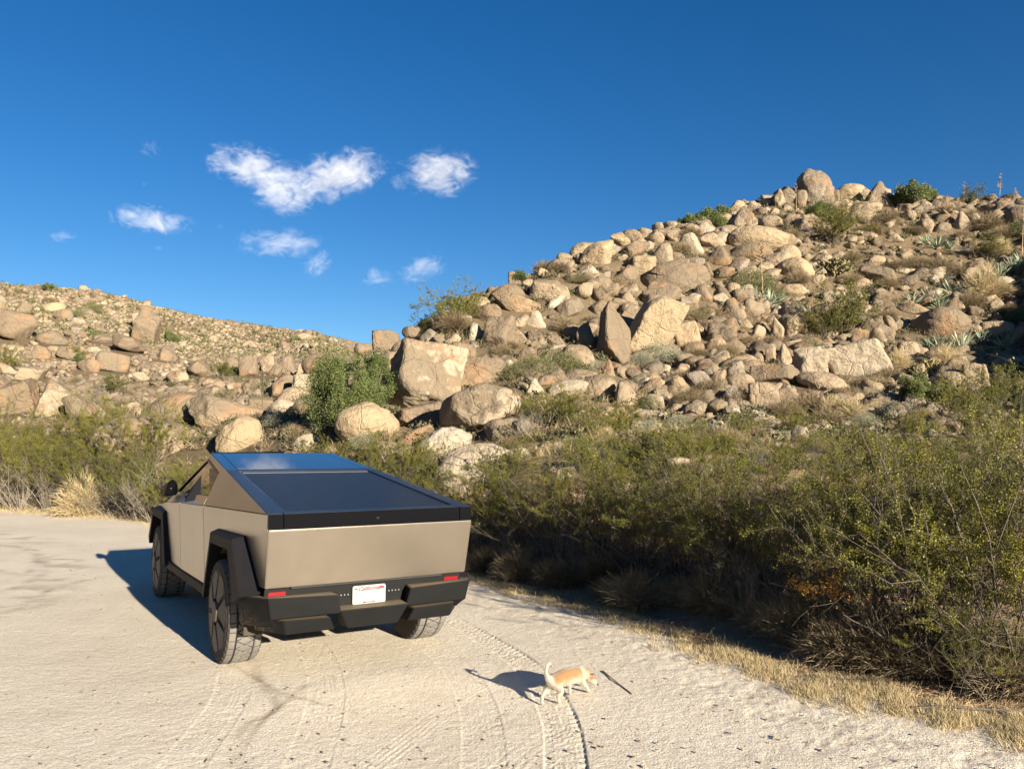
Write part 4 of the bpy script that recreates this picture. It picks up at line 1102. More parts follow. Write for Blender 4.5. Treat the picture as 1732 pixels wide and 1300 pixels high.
# ------------------------------------------------------------------ plants
class Tubes:
    def __init__(s): s.V = []; s.F = []; s.n = 0
    def add(s, P, r0, r1, k=3):
        P = np.asarray(P, float); n = len(P)
        T = np.gradient(P, axis=0); T /= np.linalg.norm(T, axis=1)[:, None] + 1e-9
        ref = np.array([0, 0, 1.0]) if abs(T[0, 2]) < .9 else np.array([1.0, 0, 0])
        U = np.cross(T, ref); U /= np.linalg.norm(U, axis=1)[:, None] + 1e-9; Wv = np.cross(T, U)
        R = np.linspace(r0, r1, n)[:, None, None]
        a = np.arange(k) * 2 * math.pi / k
        ring = P[:, None, :] + R * (np.cos(a)[None, :, None] * U[:, None, :] + np.sin(a)[None, :, None] * Wv[:, None, :])
        i = np.arange(n - 1)[:, None] * k; j = np.arange(k)[None, :]
        F = np.stack([i + j, i + (j + 1) % k, i + k + (j + 1) % k, i + k + j], -1).reshape(-1, 4) + s.n
        s.V.append(ring.reshape(-1, 3)); s.F.append(F); s.n += n * k
    def mesh(s, name): return np_mesh(name, np.concatenate(s.V), np.concatenate(s.F), True)

def path(g, p, d, L, n, wig, up=0.0):
    P = [np.array(p, float)]; d = np.array(d, float); d /= np.linalg.norm(d)
    for i in range(n):
        d = d + g.normal(size=3) * wig + np.array([0, 0, up]); d /= np.linalg.norm(d)
        P.append(P[-1] + d * L / n)
    return np.array(P), d

def leaves(name, C, size, g, aspect=1.7, up=.3, tint=None):
    n = len(C); a = g.normal(size=(n, 3)); a[:, 2] += up; a /= np.linalg.norm(a, axis=1)[:, None]
    b = np.cross(a, g.normal(size=(n, 3))); b /= np.linalg.norm(b, axis=1)[:, None] + 1e-9
    s = size * g.uniform(.6, 1.35, (n, 1))
    V = np.stack([C - b * s * .5 * 0 - a * 0, C + a * s * .5 + b * s * .5 / aspect, C + a * s, C + a * s * .5 - b * s * .5 / aspect], 1).reshape(-1, 3)
    F = np.arange(n * 4).reshape(n, 4)
    return np_mesh(name, V, F, False)

def blades(name, base, dirs, L, w, g, droop=.15, n=3):
    """tapering curved blades: base (m,3), dirs (m,3)."""
    m = len(base); side = np.cross(dirs, g.normal(size=(m, 3))); side /= np.linalg.norm(side, axis=1)[:, None] + 1e-9
    V = []
    L = np.asarray(L).reshape(-1, 1) * np.ones((m, 1)); w = np.asarray(w).reshape(-1, 1) * np.ones((m, 1))
    bend = g.normal(size=(m, 3)) * droop; bend[:, 2] -= droop
    for k in range(n + 1):
        t = k / n; c = base + dirs * L * t + bend * L * t * t
        ww = w * (1 - t) ** .7 * (1 if k else .8)
        V.append(c - side * ww); V.append(c + side * ww)
    V = np.stack(V, 1).reshape(-1, 3); st = 2 * (n + 1); F = []
    o = np.arange(m) * st
    for k in range(n): F.append(np.stack([o + 2*k, o + 2*k + 1, o + 2*k + 3, o + 2*k + 2], 1))
    return np_mesh(name, V, np.concatenate(F), False)

def bush_creosote(seed, H=2.0, Wd=1.25, ns=26, nl=9000, ls=.026, low=.30):
    g = np.random.default_rng(seed); tb = Tubes(); pts = []
    lean = g.normal(size=2) * .15
    for i in range(ns):
        a = g.uniform(0, 6.283); tilt = math.radians(g.uniform(6, 52)); r0 = g.uniform(.02, .16)
        d = (math.cos(a) * math.sin(tilt) + lean[0], math.sin(a) * math.sin(tilt) + lean[1], math.cos(tilt))
        L = H * g.uniform(.75, 1.15) * (1.0 + .18 * math.sin(tilt))
        P, de = path(g, (math.cos(a) * r0, math.sin(a) * r0, -.05), d, L, 7, .14, .02)
        P[:, :2] *= Wd / 1.25
        tb.add(P, g.uniform(.010, .020), .003)
        for j in range(g.integers(5, 9)):
            t = g.uniform(.25, .98); k = int(t * 7); q = P[k] + (P[min(k + 1, 7)] - P[k]) * (t * 7 - k)
            dd = (P[min(k + 1, 7)] - P[max(k - 1, 0)]); dd = dd / (np.linalg.norm(dd) + 1e-9) + g.normal(size=3) * .55; dd[2] += .15
            S, _ = path(g, q, dd, L * g.uniform(.16, .40), 4, .22, .05); tb.add(S, .005, .0018)
            for m in range(3):
                qq = S[g.integers(1, 5)]; T, _ = path(g, qq, (S[-1] - S[0]) / np.linalg.norm(S[-1] - S[0]) + g.normal(size=3) * .6, L * g.uniform(.07, .16), 3, .25, .05)
                tb.add(T, .0028, .0012)
                if T[:, 2].mean() > H * low * g.uniform(.6, 1.4): pts.append(T)
            if S[:, 2].mean() > H * low * g.uniform(.7, 1.5): pts.append(S)
    segs = pts; w = np.array([len(s) for s in segs], float); w *= g.uniform(.1, 1, len(w)) ** 2.6; w /= w.sum()
    idx = g.choice(len(segs), nl, p=w); C = np.zeros((nl, 3)); tt = g.uniform(.1, 1, nl)
    for si in np.unique(idx):
        s = segs[si]; q = np.where(idx == si)[0]; f = tt[q] * (len(s) - 1); k = np.clip(f.astype(int), 0, len(s) - 2)
        C[q] = s[k] + (s[k + 1] - s[k]) * (f - k)[:, None]
    C += g.normal(size=(nl, 3)) * .022
    return tb.mesh('stems'), leaves('leaves', C, ls, g)

def bush_mound(seed, H=.8, R=.7, nl=3500, ls=.03, fill=.55, nst=60):
    g = np.random.default_rng(seed); tb = Tubes()
    D = g.normal(size=(nl, 3)); D[:, 2] = np.abs(D[:, 2]); D /= np.linalg.norm(D, axis=1)[:, None]
    f = fbm(D[:, 0] * 2.2 + seed, D[:, 1] * 2.2, D[:, 2] * 2.2, 3, 51)
    rr = g.uniform(fill ** 3, 1, nl) ** (1 / 3) * (1 + .38 * f); keep = f > -.5
    C = (D * rr[:, None] * np.array([R, R, H]))[keep]
    for i in range(nst):
        d = g.normal(size=3); d[2] = abs(d[2]) + .3; P, _ = path(g, (0, 0, 0), d, H * g.uniform(.7, 1.1), 4, .2); tb.add(P, .008, .002)
    return tb.mesh('stems'), leaves('leaves', C, ls, g, 2.0)

def bush_dry(seed, H=.8, R=.75, nb=1700, w=.004, stem=.05):
    g = np.random.default_rng(seed); D = g.normal(size=(nb, 3)); D[:, 2] = np.abs(D[:, 2]) * 1.0 + .25; D /= np.linalg.norm(D, axis=1)[:, None]
    t = g.uniform(0, .75, (nb, 1)) ** .8; f = 1 + .3 * fbm(D[:, 0] * 2 + seed, D[:, 1] * 2, D[:, 2] * 2, 2, 9)[:, None]
    sc = np.array([R, R, H]); base = D * t * sc * f; dd = D + g.normal(size=(nb, 3)) * .38; dd[:, 2] += .1; dd /= np.linalg.norm(dd, axis=1)[:, None]
    return blades('twigs', base, dd, g.uniform(.18, .48, nb) * max(H, R), w, g, .22)

def agave(seed, n=46, L=.62):
    g = np.random.default_rng(seed); a = g.uniform(0, 6.283, n); e = np.radians(g.uniform(8, 84, n))
    D = np.stack([np.cos(a) * np.cos(e), np.sin(a) * np.cos(e), np.sin(e)], 1)
    return blades('blades', D * .04, D, L * g.uniform(.75, 1.1, n), .030, g, .05, 4)

def crown_tree(seed, H, R, nclump, nl, ls, upright=0.0, zc=.62, stems=7):
    g = np.random.default_rng(seed); tb = Tubes(); C = []
    for i in range(nclump):
        d = g.normal(size=3); d /= np.linalg.norm(d); rad = g.uniform(.55, 1.0)
        c = np.array([d[0] * R * rad * .8, d[1] * R * rad * .8, H * zc + d[2] * H * (1 - zc) * rad * .85])
        if c[2] < .12 * H: c[2] = .12 * H + abs(g.normal()) * .1
        s = R * g.uniform(.13, .36); m = nl // nclump
        q = g.normal(size=(m, 3)); q /= np.linalg.norm(q, axis=1)[:, None]
        q *= (g.uniform(.2, 1, m) ** .5 * (1 + .3 * vnoise(q[:, 0] * 3 + i, q[:, 1] * 3, q[:, 2] * 3, 4)))[:, None]
        C.append(c + q * s * np.array([1, 1, 1.15 + upright]))
        root = np.array([g.normal() * .06, g.normal() * .06, 0]); mid = (root + c) / 2 + g.normal(size=3) * .1 * R
        tb.add(np.array([root, (root + mid) / 2 + g.normal(size=3) * .04, mid, c]), .045 * H / 2.2, .008, 5)
    return tb.mesh('trunk'), leaves('crown', np.concatenate(C), ls, g, 2.0)

def stalk(seed, H=3.2, curve=.1):
    g = np.random.default_rng(seed); tb = Tubes(); P, _ = path(g, (0, 0, 0), (curve, 0, 1), H, 8, .02); tb.add(P, .035, .015, 5)
    for k in range(46):
        t = .62 + .37 * k / 46; f = t * 8; i = int(f); i = min(i, 7); q = P[i] + (P[i + 1] - P[i]) * (f - i); a = g.uniform(0, 6.28)
        L = .22 * (1.15 - t) * 2 + .04
        tb.add(np.array([q, q + np.array([math.cos(a) * L * .6, math.sin(a) * L * .6, .03]), q + np.array([math.cos(a) * L, math.sin(a) * L, .07])]), .010, .022, 3)
    return tb.mesh('stalk')

def cholla(seed):
    g = np.random.default_rng(seed); tb = Tubes()
    def grow(p, d, lv):
        L = g.uniform(.12, .2); q = p + d * L; tb.add(np.array([p, p + d * L * .15, p + d * L * .5, p + d * L * .85, q]) , .030, .034, 6)
        if lv: 
            for _ in range(g.integers(1, 4)):
                dd = d + g.normal(size=3) * .7; dd[2] += .1; grow(q, dd / np.linalg.norm(dd), lv - 1)
    for i in range(9):
        d = g.normal(size=3); d[2] = abs(d[2]) + .8; grow(np.array([g.normal() * .15, g.normal() * .15, 0]), d / np.linalg.norm(d), 4)
    return tb.mesh('joints')

PROTO = {}
def kind_meshes(kind, k):
    key = (kind, k)
    if key in PROTO: return PROTO[key]
    s = 300 + k * 17
    if kind == 'creosote': a, b = bush_creosote(s, 2.0, 1.15, 30, 46000, .019, .42); r = [('stems', a, M['bark']), ('leaves', b, M['creosote'])]
    elif kind == 'farcreosote': a, b = bush_creosote(s + 8, 2.0, 1.25, 30, 13000, .050, .18); r = [('stems', a, M['bark']), ('leaves', b, M['creosote'])]
    elif kind == 'barecreosote': a, b = bush_creosote(s + 5, 2.0, 1.2, 36, 30000, .018, .38); r = [('stems', a, M['bark']), ('leaves', b, M['creosote'])]
    elif kind == 'twiggy': a, b = bush_creosote(s + 3, 1.3, 1.25, 30, 1500, .022, .4); r = [('stems', a, M['palebark']), ('leaves', b, M['olive'])]
    elif kind == 'olive': a, b = bush_mound(s, .85, .85, 6500, .045, .4); r = [('stems', a, M['bark']), ('leaves', b, M['olive'])]
    elif kind == 'sage': a, b = bush_mound(s + 2, .65, .75, 6500, .035, .5); r = [('stems', a, M['palebark']), ('leaves', b, M['sage'])]
    elif kind == 'dry': r = [('twigs', bush_dry(s, .75, .8, 4200, .0065), M['drybrush'])]
    elif kind == 'straw': r = [('blades', bush_dry(s + 1, .9, .6, 3000, .006), M['straw'])]
    elif kind == 'agave': r = [('blades', agave(s), M['agave'])]
    elif kind == 'cholla': r = [('joints', cholla(s), M['cactus'])]
    elif kind == 'ridge': a, b = crown_tree(s, 1.3, 1.0, 16, 9000, .07, 0, .55); r = [('trunk', a, M['bark']), ('crown', b, M['juniper'])]
    elif kind == 'stalk': r = [('stem', stalk(s), M['drytwig'])]
    elif kind == 'farshrub': a, b = bush_mound(s + 9, 1.0, 1.2, 260, .28, .3, 3); r = [('leaves', b, M['olive'])]
    PROTO[key] = r; return r
NAMES = {'farcreosote': ('creosote_bush', 'bush', 'green creosote bush', 'creosote bushes on the sand and slope'), 'creosote': ('creosote_bush', 'bush', 'green creosote bush', 'creosote bushes on the sand and slope'), 'barecreosote': ('creosote_bush', 'bush', 'bare-stemmed creosote bush', 'creosote bushes on the sand and slope'),
  'twiggy': ('twiggy_shrub', 'shrub', 'grey twiggy shrub', 'grey twiggy shrubs'), 'olive': ('green_shrub', 'shrub', 'olive green shrub', 'olive shrubs among the rocks'), 'sage': ('sage_shrub', 'shrub', 'grey-green mounded shrub', 'grey-green mounded shrubs'),
  'dry': ('dry_shrub', 'shrub', 'dry brown brush mound', 'dry brush among the boulders'), 'straw': ('straw_shrub', 'shrub', 'straw-coloured dry clump', 'straw-coloured clumps'), 'agave': ('agave', 'agave', 'grey-green spiky agave', 'agaves on the right slope'),
  'cholla': ('cholla_cactus', 'cactus', 'brown jointed cholla cactus', 'cholla cacti'), 'ridge': ('evergreen_bush', 'bush', 'dense dark green bush', 'dark green bushes'), 'stalk': ('agave_stalk', 'flower stalk', 'tall dead agave flower stalk', 'agave flower stalks'),
  'farshrub': ('distant_shrub', 'shrub', 'distant dark shrub', 'shrubs dotted over the far left hillside')}
plants = []
def put_plant(kind, p, scale, rz=None, u=None, v=None, sz=None):
    k = RNG.randrange({'creosote': 6, 'farcreosote': 4, 'farshrub': 3, 'dry': 5, 'sage': 3, 'olive': 3, 'twiggy': 3, 'barecreosote': 3, 'agave': 3, 'straw': 3, 'cholla': 2, 'ridge': 3, 'stalk': 3}[kind])
    parts = kind_meshes(kind, k); nm, cat, look, grp = NAMES[kind]
    if rz is None: rz = RNG.uniform(0, 6.283)
    if sz is None: sz = scale * RNG.uniform(.9, 1.1)
    if len(parts) == 1:
        pn, me, m = parts[0]
        if not me.materials: me.materials.append(m)
        o = bpy.data.objects.new(nm, me); COL.objects.link(o)
    else:
        o = empty(nm)
        for pn, me, m in parts:
            if not me.materials: me.materials.append(m)
            c = bpy.data.objects.new(pn, me); COL.objects.link(c); c.parent = o
    o.location = p; o.rotation_euler = (0, 0, rz); o.scale = (scale, scale, sz)
    o['category'] = cat; o['group'] = grp
    if u is None: u, v = proj(p[0], p[1], p[2] + .4 * sz)
    plants.append([o, float(u), float(v), 60 * scale, 50 * scale, look])
    return o

def edge_pt(u, off):
    """point `off` metres beyond the edge of the clearing on the bearing of photo column u."""
    x, y, z = rays(u, 900); az = math.degrees(math.atan2(x, y)); r = float(edge_r(az)[0]) + off
    a = math.radians(az); X, Y = r * math.sin(a), r * math.cos(a); return Vector((X, Y, float(height(X, Y)[0])))

# thicket along the right of the clearing
def top_scale(u, off, k=1.0):
    """height that brings the bush tops to the skyline the thicket has on this bearing."""
    p = edge_pt(u, off); vt = np.interp(u, [650, 735, 800, 900, 1000, 1200, 1400, 1500, 1600, 1732, 1950], [800, 800, 795, 778, 764, 758, 752, 740, 722, 708, 700])
    top = KZ(u, vt, math.hypot(p.x, p.y)); return p, max(.25, (top - p.z) / 2.30) * k
for u, off, k, kd in [(745, 1.2, 1., 'creosote'), (815, 1.2, 1.03, 'creosote'), (880, 1.5, .9, 'creosote'), (945, 1.2, 1., 'barecreosote'), (1010, 1.5, 1.04, 'creosote'), (1080, 1.2, .95, 'creosote'), (1150, 1.5, 1., 'barecreosote'),
     (1220, 1.25, .96, 'creosote'), (1300, 1.5, .85, 'barecreosote'), (1385, 1.25, 1.0, 'creosote'), (1465, 1.35, .85, 'creosote'), (1545, .8, .96, 'barecreosote'), (1630, 1.2, .98, 'creosote'), (1725, .7, .95, 'creosote'), (1800, 1.9, .9, 'creosote'),
     (1668, .2, .36, 'creosote')]:
    p, s = top_scale(u, off, k); put_plant(kd, p, s * 1.0, sz=s)
rows = [(u, 3.2 + (i % 3) * .3, .50 + .46 * ((i * 7) % 5) / 4, 'creosote' if i % 4 else 'barecreosote') for i, u in enumerate(range(700, 1900, 80))]
rows += [(u, 4.9 + (i % 3) * .35, .55 + .42 * ((i * 3) % 5) / 4, ('creosote', 'olive', 'creosote', 'twiggy', 'creosote', 'dry')[i % 6]) for i, u in enumerate(range(730, 1850, 78))]
rows += [(u, 6.6 + (i % 3) * .5, .7, ('creosote', 'dry', 'creosote', 'olive', 'straw', 'dry')[i % 6]) for i, u in enumerate(range(1010, 1840, 90))]
for u, off, k, kd in rows:
    u += RNG.uniform(-14, 14); p, s = top_scale(u, off, k)
    if kd in ('olive', 'dry', 'straw'): s = min(1.0, s * 1.6)
    put_plant(kd, p, s, sz=s * .95)
for u, off, s in [(1660, 8.6, .38), (1720, 8.0, .42)]: put_plant('creosote', edge_pt(u, off), s)
# low dry understorey along the foot of the thicket
for i, u in enumerate(range(720, 1800, 27)):
    put_plant('dry' if i % 5 else 'twiggy', edge_pt(u + RNG.uniform(-8, 8), RNG.uniform(.35, 1.1)), RNG.uniform(.35, .62) * (1 if i % 5 else .8))
# left of and behind the truck
for u in range(-40, 480, 44):
    q = 1.0 if u < 200 else .72
    put_plant('creosote', edge_pt(u + RNG.uniform(-12, 12), RNG.uniform(.6, 1.6)), RNG.uniform(.74, .92) * q)
    if u < 230: put_plant('creosote' if RNG.random() < .8 else 'twiggy', edge_pt(u + 20 + RNG.uniform(-12, 12), RNG.uniform(3.0, 4.2)), RNG.uniform(.65, .9))
for u, off, s in [(300, .2, .60), (345, .5, .58), (240, .3, .70), (500, 1.5, .56), (545, 2.2, .52), (590, 1.6, .60), (635, 2.0, .56), (672, 1.6, .58), (530, 4.0, .42), (640, 4.0, .4), (690, 3.6, .4), (580, 4.4, .38)]:
    put_plant('creosote', edge_pt(u, off), s)
put_plant('twiggy', edge_pt(228, -.1), .85); put_plant('twiggy', edge_pt(262, 0), .9); put_plant('twiggy', edge_pt(190, .4), .8); put_plant('twiggy', edge_pt(30, .2), 1.0); put_plant('twiggy', edge_pt(80, .3), .9)
sb = put_plant('straw', edge_pt(135, -.5), 1.2)

# plants placed among the rocks: kind, u, v of the base, width in photo pixels
WID = {'farcreosote': 2.6, 'creosote': 2.6, 'dry': 1.9, 'sage': 1.6, 'olive': 1.8, 'agave': 1.05, 'cholla': 1.3, 'ridge': 2.1, 'straw': 1.4, 'twiggy': 2.0, 'barecreosote': 2.6}
PL = [
 ('dry',770,560,95),('ridge',762,515,60),('creosote',765,556,92),('olive',775,545,56),('olive',740,548,60),('creosote',722,560,50),('dry',720,565,60),('dry',955,560,70),('dry',945,460,56),('dry',920,455,60),('ridge',880,478,44),('dry',985,480,50),('olive',975,478,40),('dry',1040,490,60),
 ('ridge',1210,372,52),('ridge',1196,388,60),('ridge',1212,390,46),('ridge',1155,392,44),('ridge',1165,390,40),('dry',1150,430,60),('dry',1185,440,36),('dry',1165,405,60),
 ('ridge',1545,350,72),('ridge',1572,348,46),('ridge',1525,348,50),('ridge',1385,372,50),('ridge',1408,380,46),('creosote',1405,415,90),('dry',1475,395,60),('dry',1500,378,60),('dry',1640,372,60),('ridge',1705,346,26),('dry',1668,388,86),('dry',1690,400,60),
 ('creosote',1640,346,50),('dry',1600,362,60),('dry',1625,400,40),('agave',1585,418,50),('agave',1565,415,40),('agave',1605,418,34),('dry',1550,455,70),('dry',1585,462,90),('dry',1620,468,60),('creosote',1672,438,50),('straw',1690,430,50),
 ('agave',1712,460,60),('agave',1690,468,50),('agave',1730,450,60),('cholla',1408,468,56),('cholla',1382,465,40),('cholla',1428,462,40),('dry',1350,478,60),('olive',1270,496,90),('olive',1295,500,60),('agave',1280,515,70),('agave',1300,515,50),('agave',1315,510,44),
 ('agave',1543,512,50),('agave',1575,515,66),('agave',1612,500,70),('agave',1590,520,50),('dry',1440,480,60),('dry',1500,485,60),('dry',1520,455,60),('straw',1665,505,90),('dry',1640,520,80),('dry',1705,530,60),
 ('creosote',1430,572,110),('creosote',1395,575,80),('dry',1370,585,70),('olive',1365,600,70),('dry',1310,590,70),('dry',1290,500,60),('dry',1200,535,60),('olive',1185,540,50),('dry',1175,545,60),('dry',1230,600,60),
 ('agave',1590,590,60),('agave',1625,586,60),('agave',1570,588,44),('agave',1660,580,50),('agave',1700,586,60),('straw',1600,625,80),('dry',1620,640,80),('dry',1505,640,70),('straw',1520,620,60),('dry',1480,660,80),('dry',1460,655,60),
 ('cholla',1570,630,50),('cholla',1545,640,50),('ridge',1560,680,80),('ridge',1545,665,60),('ridge',1590,670,50),('dry',1440,680,80),('dry',1370,700,110),('dry',1330,705,90),('dry',1400,715,80),('straw',1410,705,70),('straw',1440,712,70),
 ('sage',1110,612,90),('sage',1085,618,60),('sage',1140,610,60),('dry',1180,605,60),('dry',1235,640,60),('olive',1230,630,40),('dry',1155,645,60),('dry',1200,670,90),('dry',1165,690,90),('dry',1250,680,70),('sage',1085,650,50),('sage',1000,622,40),
 ('olive',905,635,80),('olive',945,625,80),('olive',870,640,60),('olive',975,632,60),('dry',850,600,50),('dry',865,590,40),('sage',1100,730,60),('sage',1150,720,60),('sage',1190,735,60),('dry',1225,760,120),('dry',1270,745,90),('dry',1180,765,90),('twiggy',1130,770,70),
 ('dry',1050,700,60),('olive',1100,690,50),('dry',1290,730,70),('sage',1520,705,80),('sage',1460,720,70),('dry',1560,710,70),('dry',1340,735,80),('straw',1480,700,50),
 ('sage',468,722,56),('sage',490,730,44),('dry',500,742,60),('sage',620,758,70),('dry',590,760,50),('dry',640,720,50),('olive',540,700,40),('olive',380,640,40),('creosote',375,645,36),('ridge',285,582,32),('ridge',293,584,26),
 ('twiggy',160,690,60),('creosote',195,672,44),('dry',215,680,50),('dry',240,670,50),('dry',130,655,40),('creosote',12,630,44),('dry',150,585,22),('ridge',52,555,22),('olive',160,535,40),('olive',130,540,30),('ridge',80,497,26),('dry',85,515,24),('dry',300,600,24),
 ('dry',120,730,50),('dry',60,735,60),('dry',180,700,40),('dry',320,655,30),('dry',220,625,26),('dry',100,640,30),('ridge',135,615,24),('creosote',128,612,26),
 ('dry',700,700,30),('olive',890,700,60),('creosote',930,720,80),('creosote',975,730,80),('twiggy',900,745,70),('dry',860,760,60),('creosote',1010,745,60),('dry',750,800,50),('creosote',760,815,70),('creosote',850,820,80),('creosote',700,800,60),
 ('dry',1080,560,40),('dry',1000,545,40),('dry',1130,540,40),('dry',1265,580,40),('dry',1345,520,50),('dry',1465,560,50),('dry',1700,620,70),('dry',1715,660,70),('creosote',1690,690,90),('creosote',1620,705,90),('agave',1715,640,60),('ridge',1725,640,50),('dry',1660,560,40),
 ('dry',1430,510,40),('dry',1410,530,50),('dry',1500,540,50),('dry',1320,380,30),('dry',1340,400,40),('dry',1440,440,50),('dry',1545,395,50),('dry',1700,500,60),('olive',1725,395,60),('olive',1720,540,50),
]
for i in range(26):
    u = 1000 + i * 26 + RNG.uniform(-9, 9); PL.append((RNG.choice(('farcreosote', 'dry', 'farcreosote', 'twiggy', 'dry')), u, RNG.uniform(788, 804), RNG.uniform(48, 74)))
for i in range(38):
    u = 960 + i * 20 + RNG.uniform(-9, 9); v = RNG.uniform(735, 786)
    PL.append((RNG.choice(('farcreosote', 'farcreosote', 'dry', 'olive', 'sage', 'farcreosote', 'dry', 'straw')), u, v, RNG.uniform(38, 72)))
for kd, u, v, w in PL:
    if kd == 'creosote': kd = 'farcreosote'
    p = at(u, v); s = w * p.y / FPX / WID[kd]
    if kd == 'ridge' and v < 400: s *= 1.05
    put_plant(kd, p - Vector((0, 0, .03)), s, u=u, v=v - w * .25)
# the leafy branching bush on the left ridge, the juniper and the orange sprig
for u, v, hh in [(1688, 350, 62), (1628, 340, 48), (1606, 345, 28), (1720, 345, 34), (1346, 358, 54), (1292, 515, 118), (1727, 432, 90)]:
    p = at(u, v); H = hh * p.y / FPX
    o = put_plant('stalk', p, H / 3.2, u=u, v=v - hh, sz=H / 3.2); o.scale = (max(.5, H / 3.2), max(.5, H / 3.2), H / 3.2)
a_, b_ = crown_tree(71, 2.15, 1.1, 50, 50000, .045, .45, .46)
jp = empty('juniper'); tag(jp, 'bright green bushy juniper beside the huge patched boulder', 'tree')
jt = link('trunk', a_, M['bark'], jp); jc = link('crown', b_, M['juniper'], jp)
a2_, b2_ = crown_tree(77, 2.0, .72, 26, 22000, .045, .45, .50)
p = at(577, 728); jp.location = p; jp.scale = (1.06, 1.06, 1.0)
jp2 = empty('juniper'); tag(jp2, 'right half of the juniper clump, touching the huge patched boulder', 'tree'); link('trunk', a2_, M['bark'], jp2); link('crown', b2_, M['juniper'], jp2)
jp['group'] = jp2['group'] = 'junipers below the patched boulder'
p = at(636, 700); jp2.location = p; jp2.scale = (1.0, 1.0, .95)
g_ = np.random.default_rng(3)
Pn = []; tb = Tubes()
for k in range(7):
    P, _ = path(g_, (0, 0, .0), (g_.normal() * .5, g_.normal() * .5, 1), g_.uniform(.25, .55), 5, .2); tb.add(P, .005, .001); Pn.append(P[2:])
C = np.concatenate(Pn); C = np.repeat(C, 30, 0) + g_.normal(size=(len(C) * 30, 3)) * .03
os_ = empty('orange_sprig'); link('stems', tb.mesh('stems'), M['bark'], os_); link('leaves', leaves('leaves', C, .022, g_), M['orange'], os_)
os_.location = edge_pt(1392, .25) + Vector((0, 0, .52)); tag(os_, 'small bright orange-leaved sprig low in the creosote thicket', 'sprig')
# far shrubs
gg = random.Random(9)
for k in range(46):
    u = 12 + k * 12.6 + gg.uniform(-5, 5)
    vr = 489 + u * .170; v = vr + 4 + gg.uniform(0, 1) ** 1.5 * (84 - u * .11)
    p = at(u, v)
    if math.hypot(p.x, p.y) < 60: continue
    s = gg.uniform(11, 20) * p.y / FPX / 2.4
    put_plant('farshrub', p - Vector((0, 0, .1)), s, u=u, v=v)
def scrub():
    g = np.random.default_rng(33); Vs = []; m = 0
    az = np.radians(g.uniform(-37, -9, 900)); r = np.sqrt(g.uniform(78 ** 2, 152 ** 2, 900)); X, Y = r * np.sin(az), r * np.cos(az); Z = height(X, Y)
    C = []
    for i in range(900):
        s = g.uniform(.35, .95); n = 46; q = g.normal(size=(n, 3)); q[:, 2] = np.abs(q[:, 2]); q /= np.linalg.norm(q, axis=1)[:, None]
        C.append(q * g.uniform(.3, 1, (n, 1)) * s * np.array([1, 1, .7]) + np.array([X[i], Y[i], Z[i]]))
    me = leaves('hillside_scrub', np.concatenate(C), .22, g)
    tag(link('hillside_scrub', me, M['olive']), 'sparse dark scrub speckling the far left hillside', 'scrub', kind='stuff')
scrub()
def finish_plants():
    used = set()
    LAND.extend([('the small grey stone by the grass strip', 1351, 1085), ('the orange sprig', 1392, 975), ('the grazing dog', 965, 1150), ('the truck tailgate', 640, 930), ('the straw-coloured roadside clump', 135, 840), ('the left edge of the photo', 0, 780), ('the truck cab roof', 460, 760)])
    by = {}
    for it in plants: by.setdefault(it[5], []).append(it)
    sb['label'] = 'round straw-coloured dry bush at the sand edge on the left'
    for look, lst in by.items():
        describe([it for it in lst if it[0] is not sb], look, used)
finish_plants()

# ------------------------------------------------------------------ dry grass strip, litter of twigs and leaves, pebbles
def grass_strip():
    g = np.random.default_rng(12); B_, D_, L_ = [], [], []
    for i in range(5200):
        u = g.uniform(740, 1760); x, y, z = rays(u, 900); az = math.degrees(math.atan2(x, y)); off = g.normal() * .24 - .34 + .10 * math.sin(u / 37) + .10 * math.sin(u / 13.7)
        dens = .5 + .5 * float(vnoise(np.array([u / 24.]), np.array([off * 3.5]), np.array([0.]), 6)[0])
        if g.uniform() > max(.05, (dens - .44) * 3.4): continue
        r = float(edge_r(az)[0]) + off; a = math.radians(az); X, Y = r * math.sin(a), r * math.cos(a)
        n = g.integers(14, 46); rad = g.uniform(.02, .09)
        b = np.stack([X + g.normal(size=n) * rad, Y + g.normal(size=n) * rad, np.zeros(n)], 1); b[:, 2] = height(b[:, 0], b[:, 1]) - .005
        d = g.normal(size=(n, 3)) * .45; d[:, 2] = 1; d /= np.linalg.norm(d, axis=1)[:, None]
        B_.append(b); D_.append(d); L_.append(g.uniform(.4, 1.1, n) * g.uniform(.025, .10))
    # sparser along the left edge and right foreground
    for i in range(500):
        u = g.uniform(-60, 470); x, y, z = rays(u, 900); az = math.degrees(math.atan2(x, y)); off = g.normal() * .5 + .1
        r = float(edge_r(az)[0]) + off; a = math.radians(az); X, Y = r * math.sin(a), r * math.cos(a); n = g.integers(10, 30)
        b = np.stack([X + g.normal(size=n) * .12, Y + g.normal(size=n) * .12, np.zeros(n)], 1); b[:, 2] = height(b[:, 0], b[:, 1]) - .005
        d = g.normal(size=(n, 3)) * .5; d[:, 2] = 1; d /= np.linalg.norm(d, axis=1)[:, None]
        B_.append(b); D_.append(d); L_.append(g.uniform(.5, 1.1, n) * g.uniform(.1, .3))
    me = blades('dry_grass', np.concatenate(B_), np.concatenate(D_), np.concatenate(L_), .0022, g, .25, 2)
    tag(link('dry_grass', me, M['straw']), 'short golden dry grass along the edge of the sand', 'grass', kind='stuff')
grass_strip()
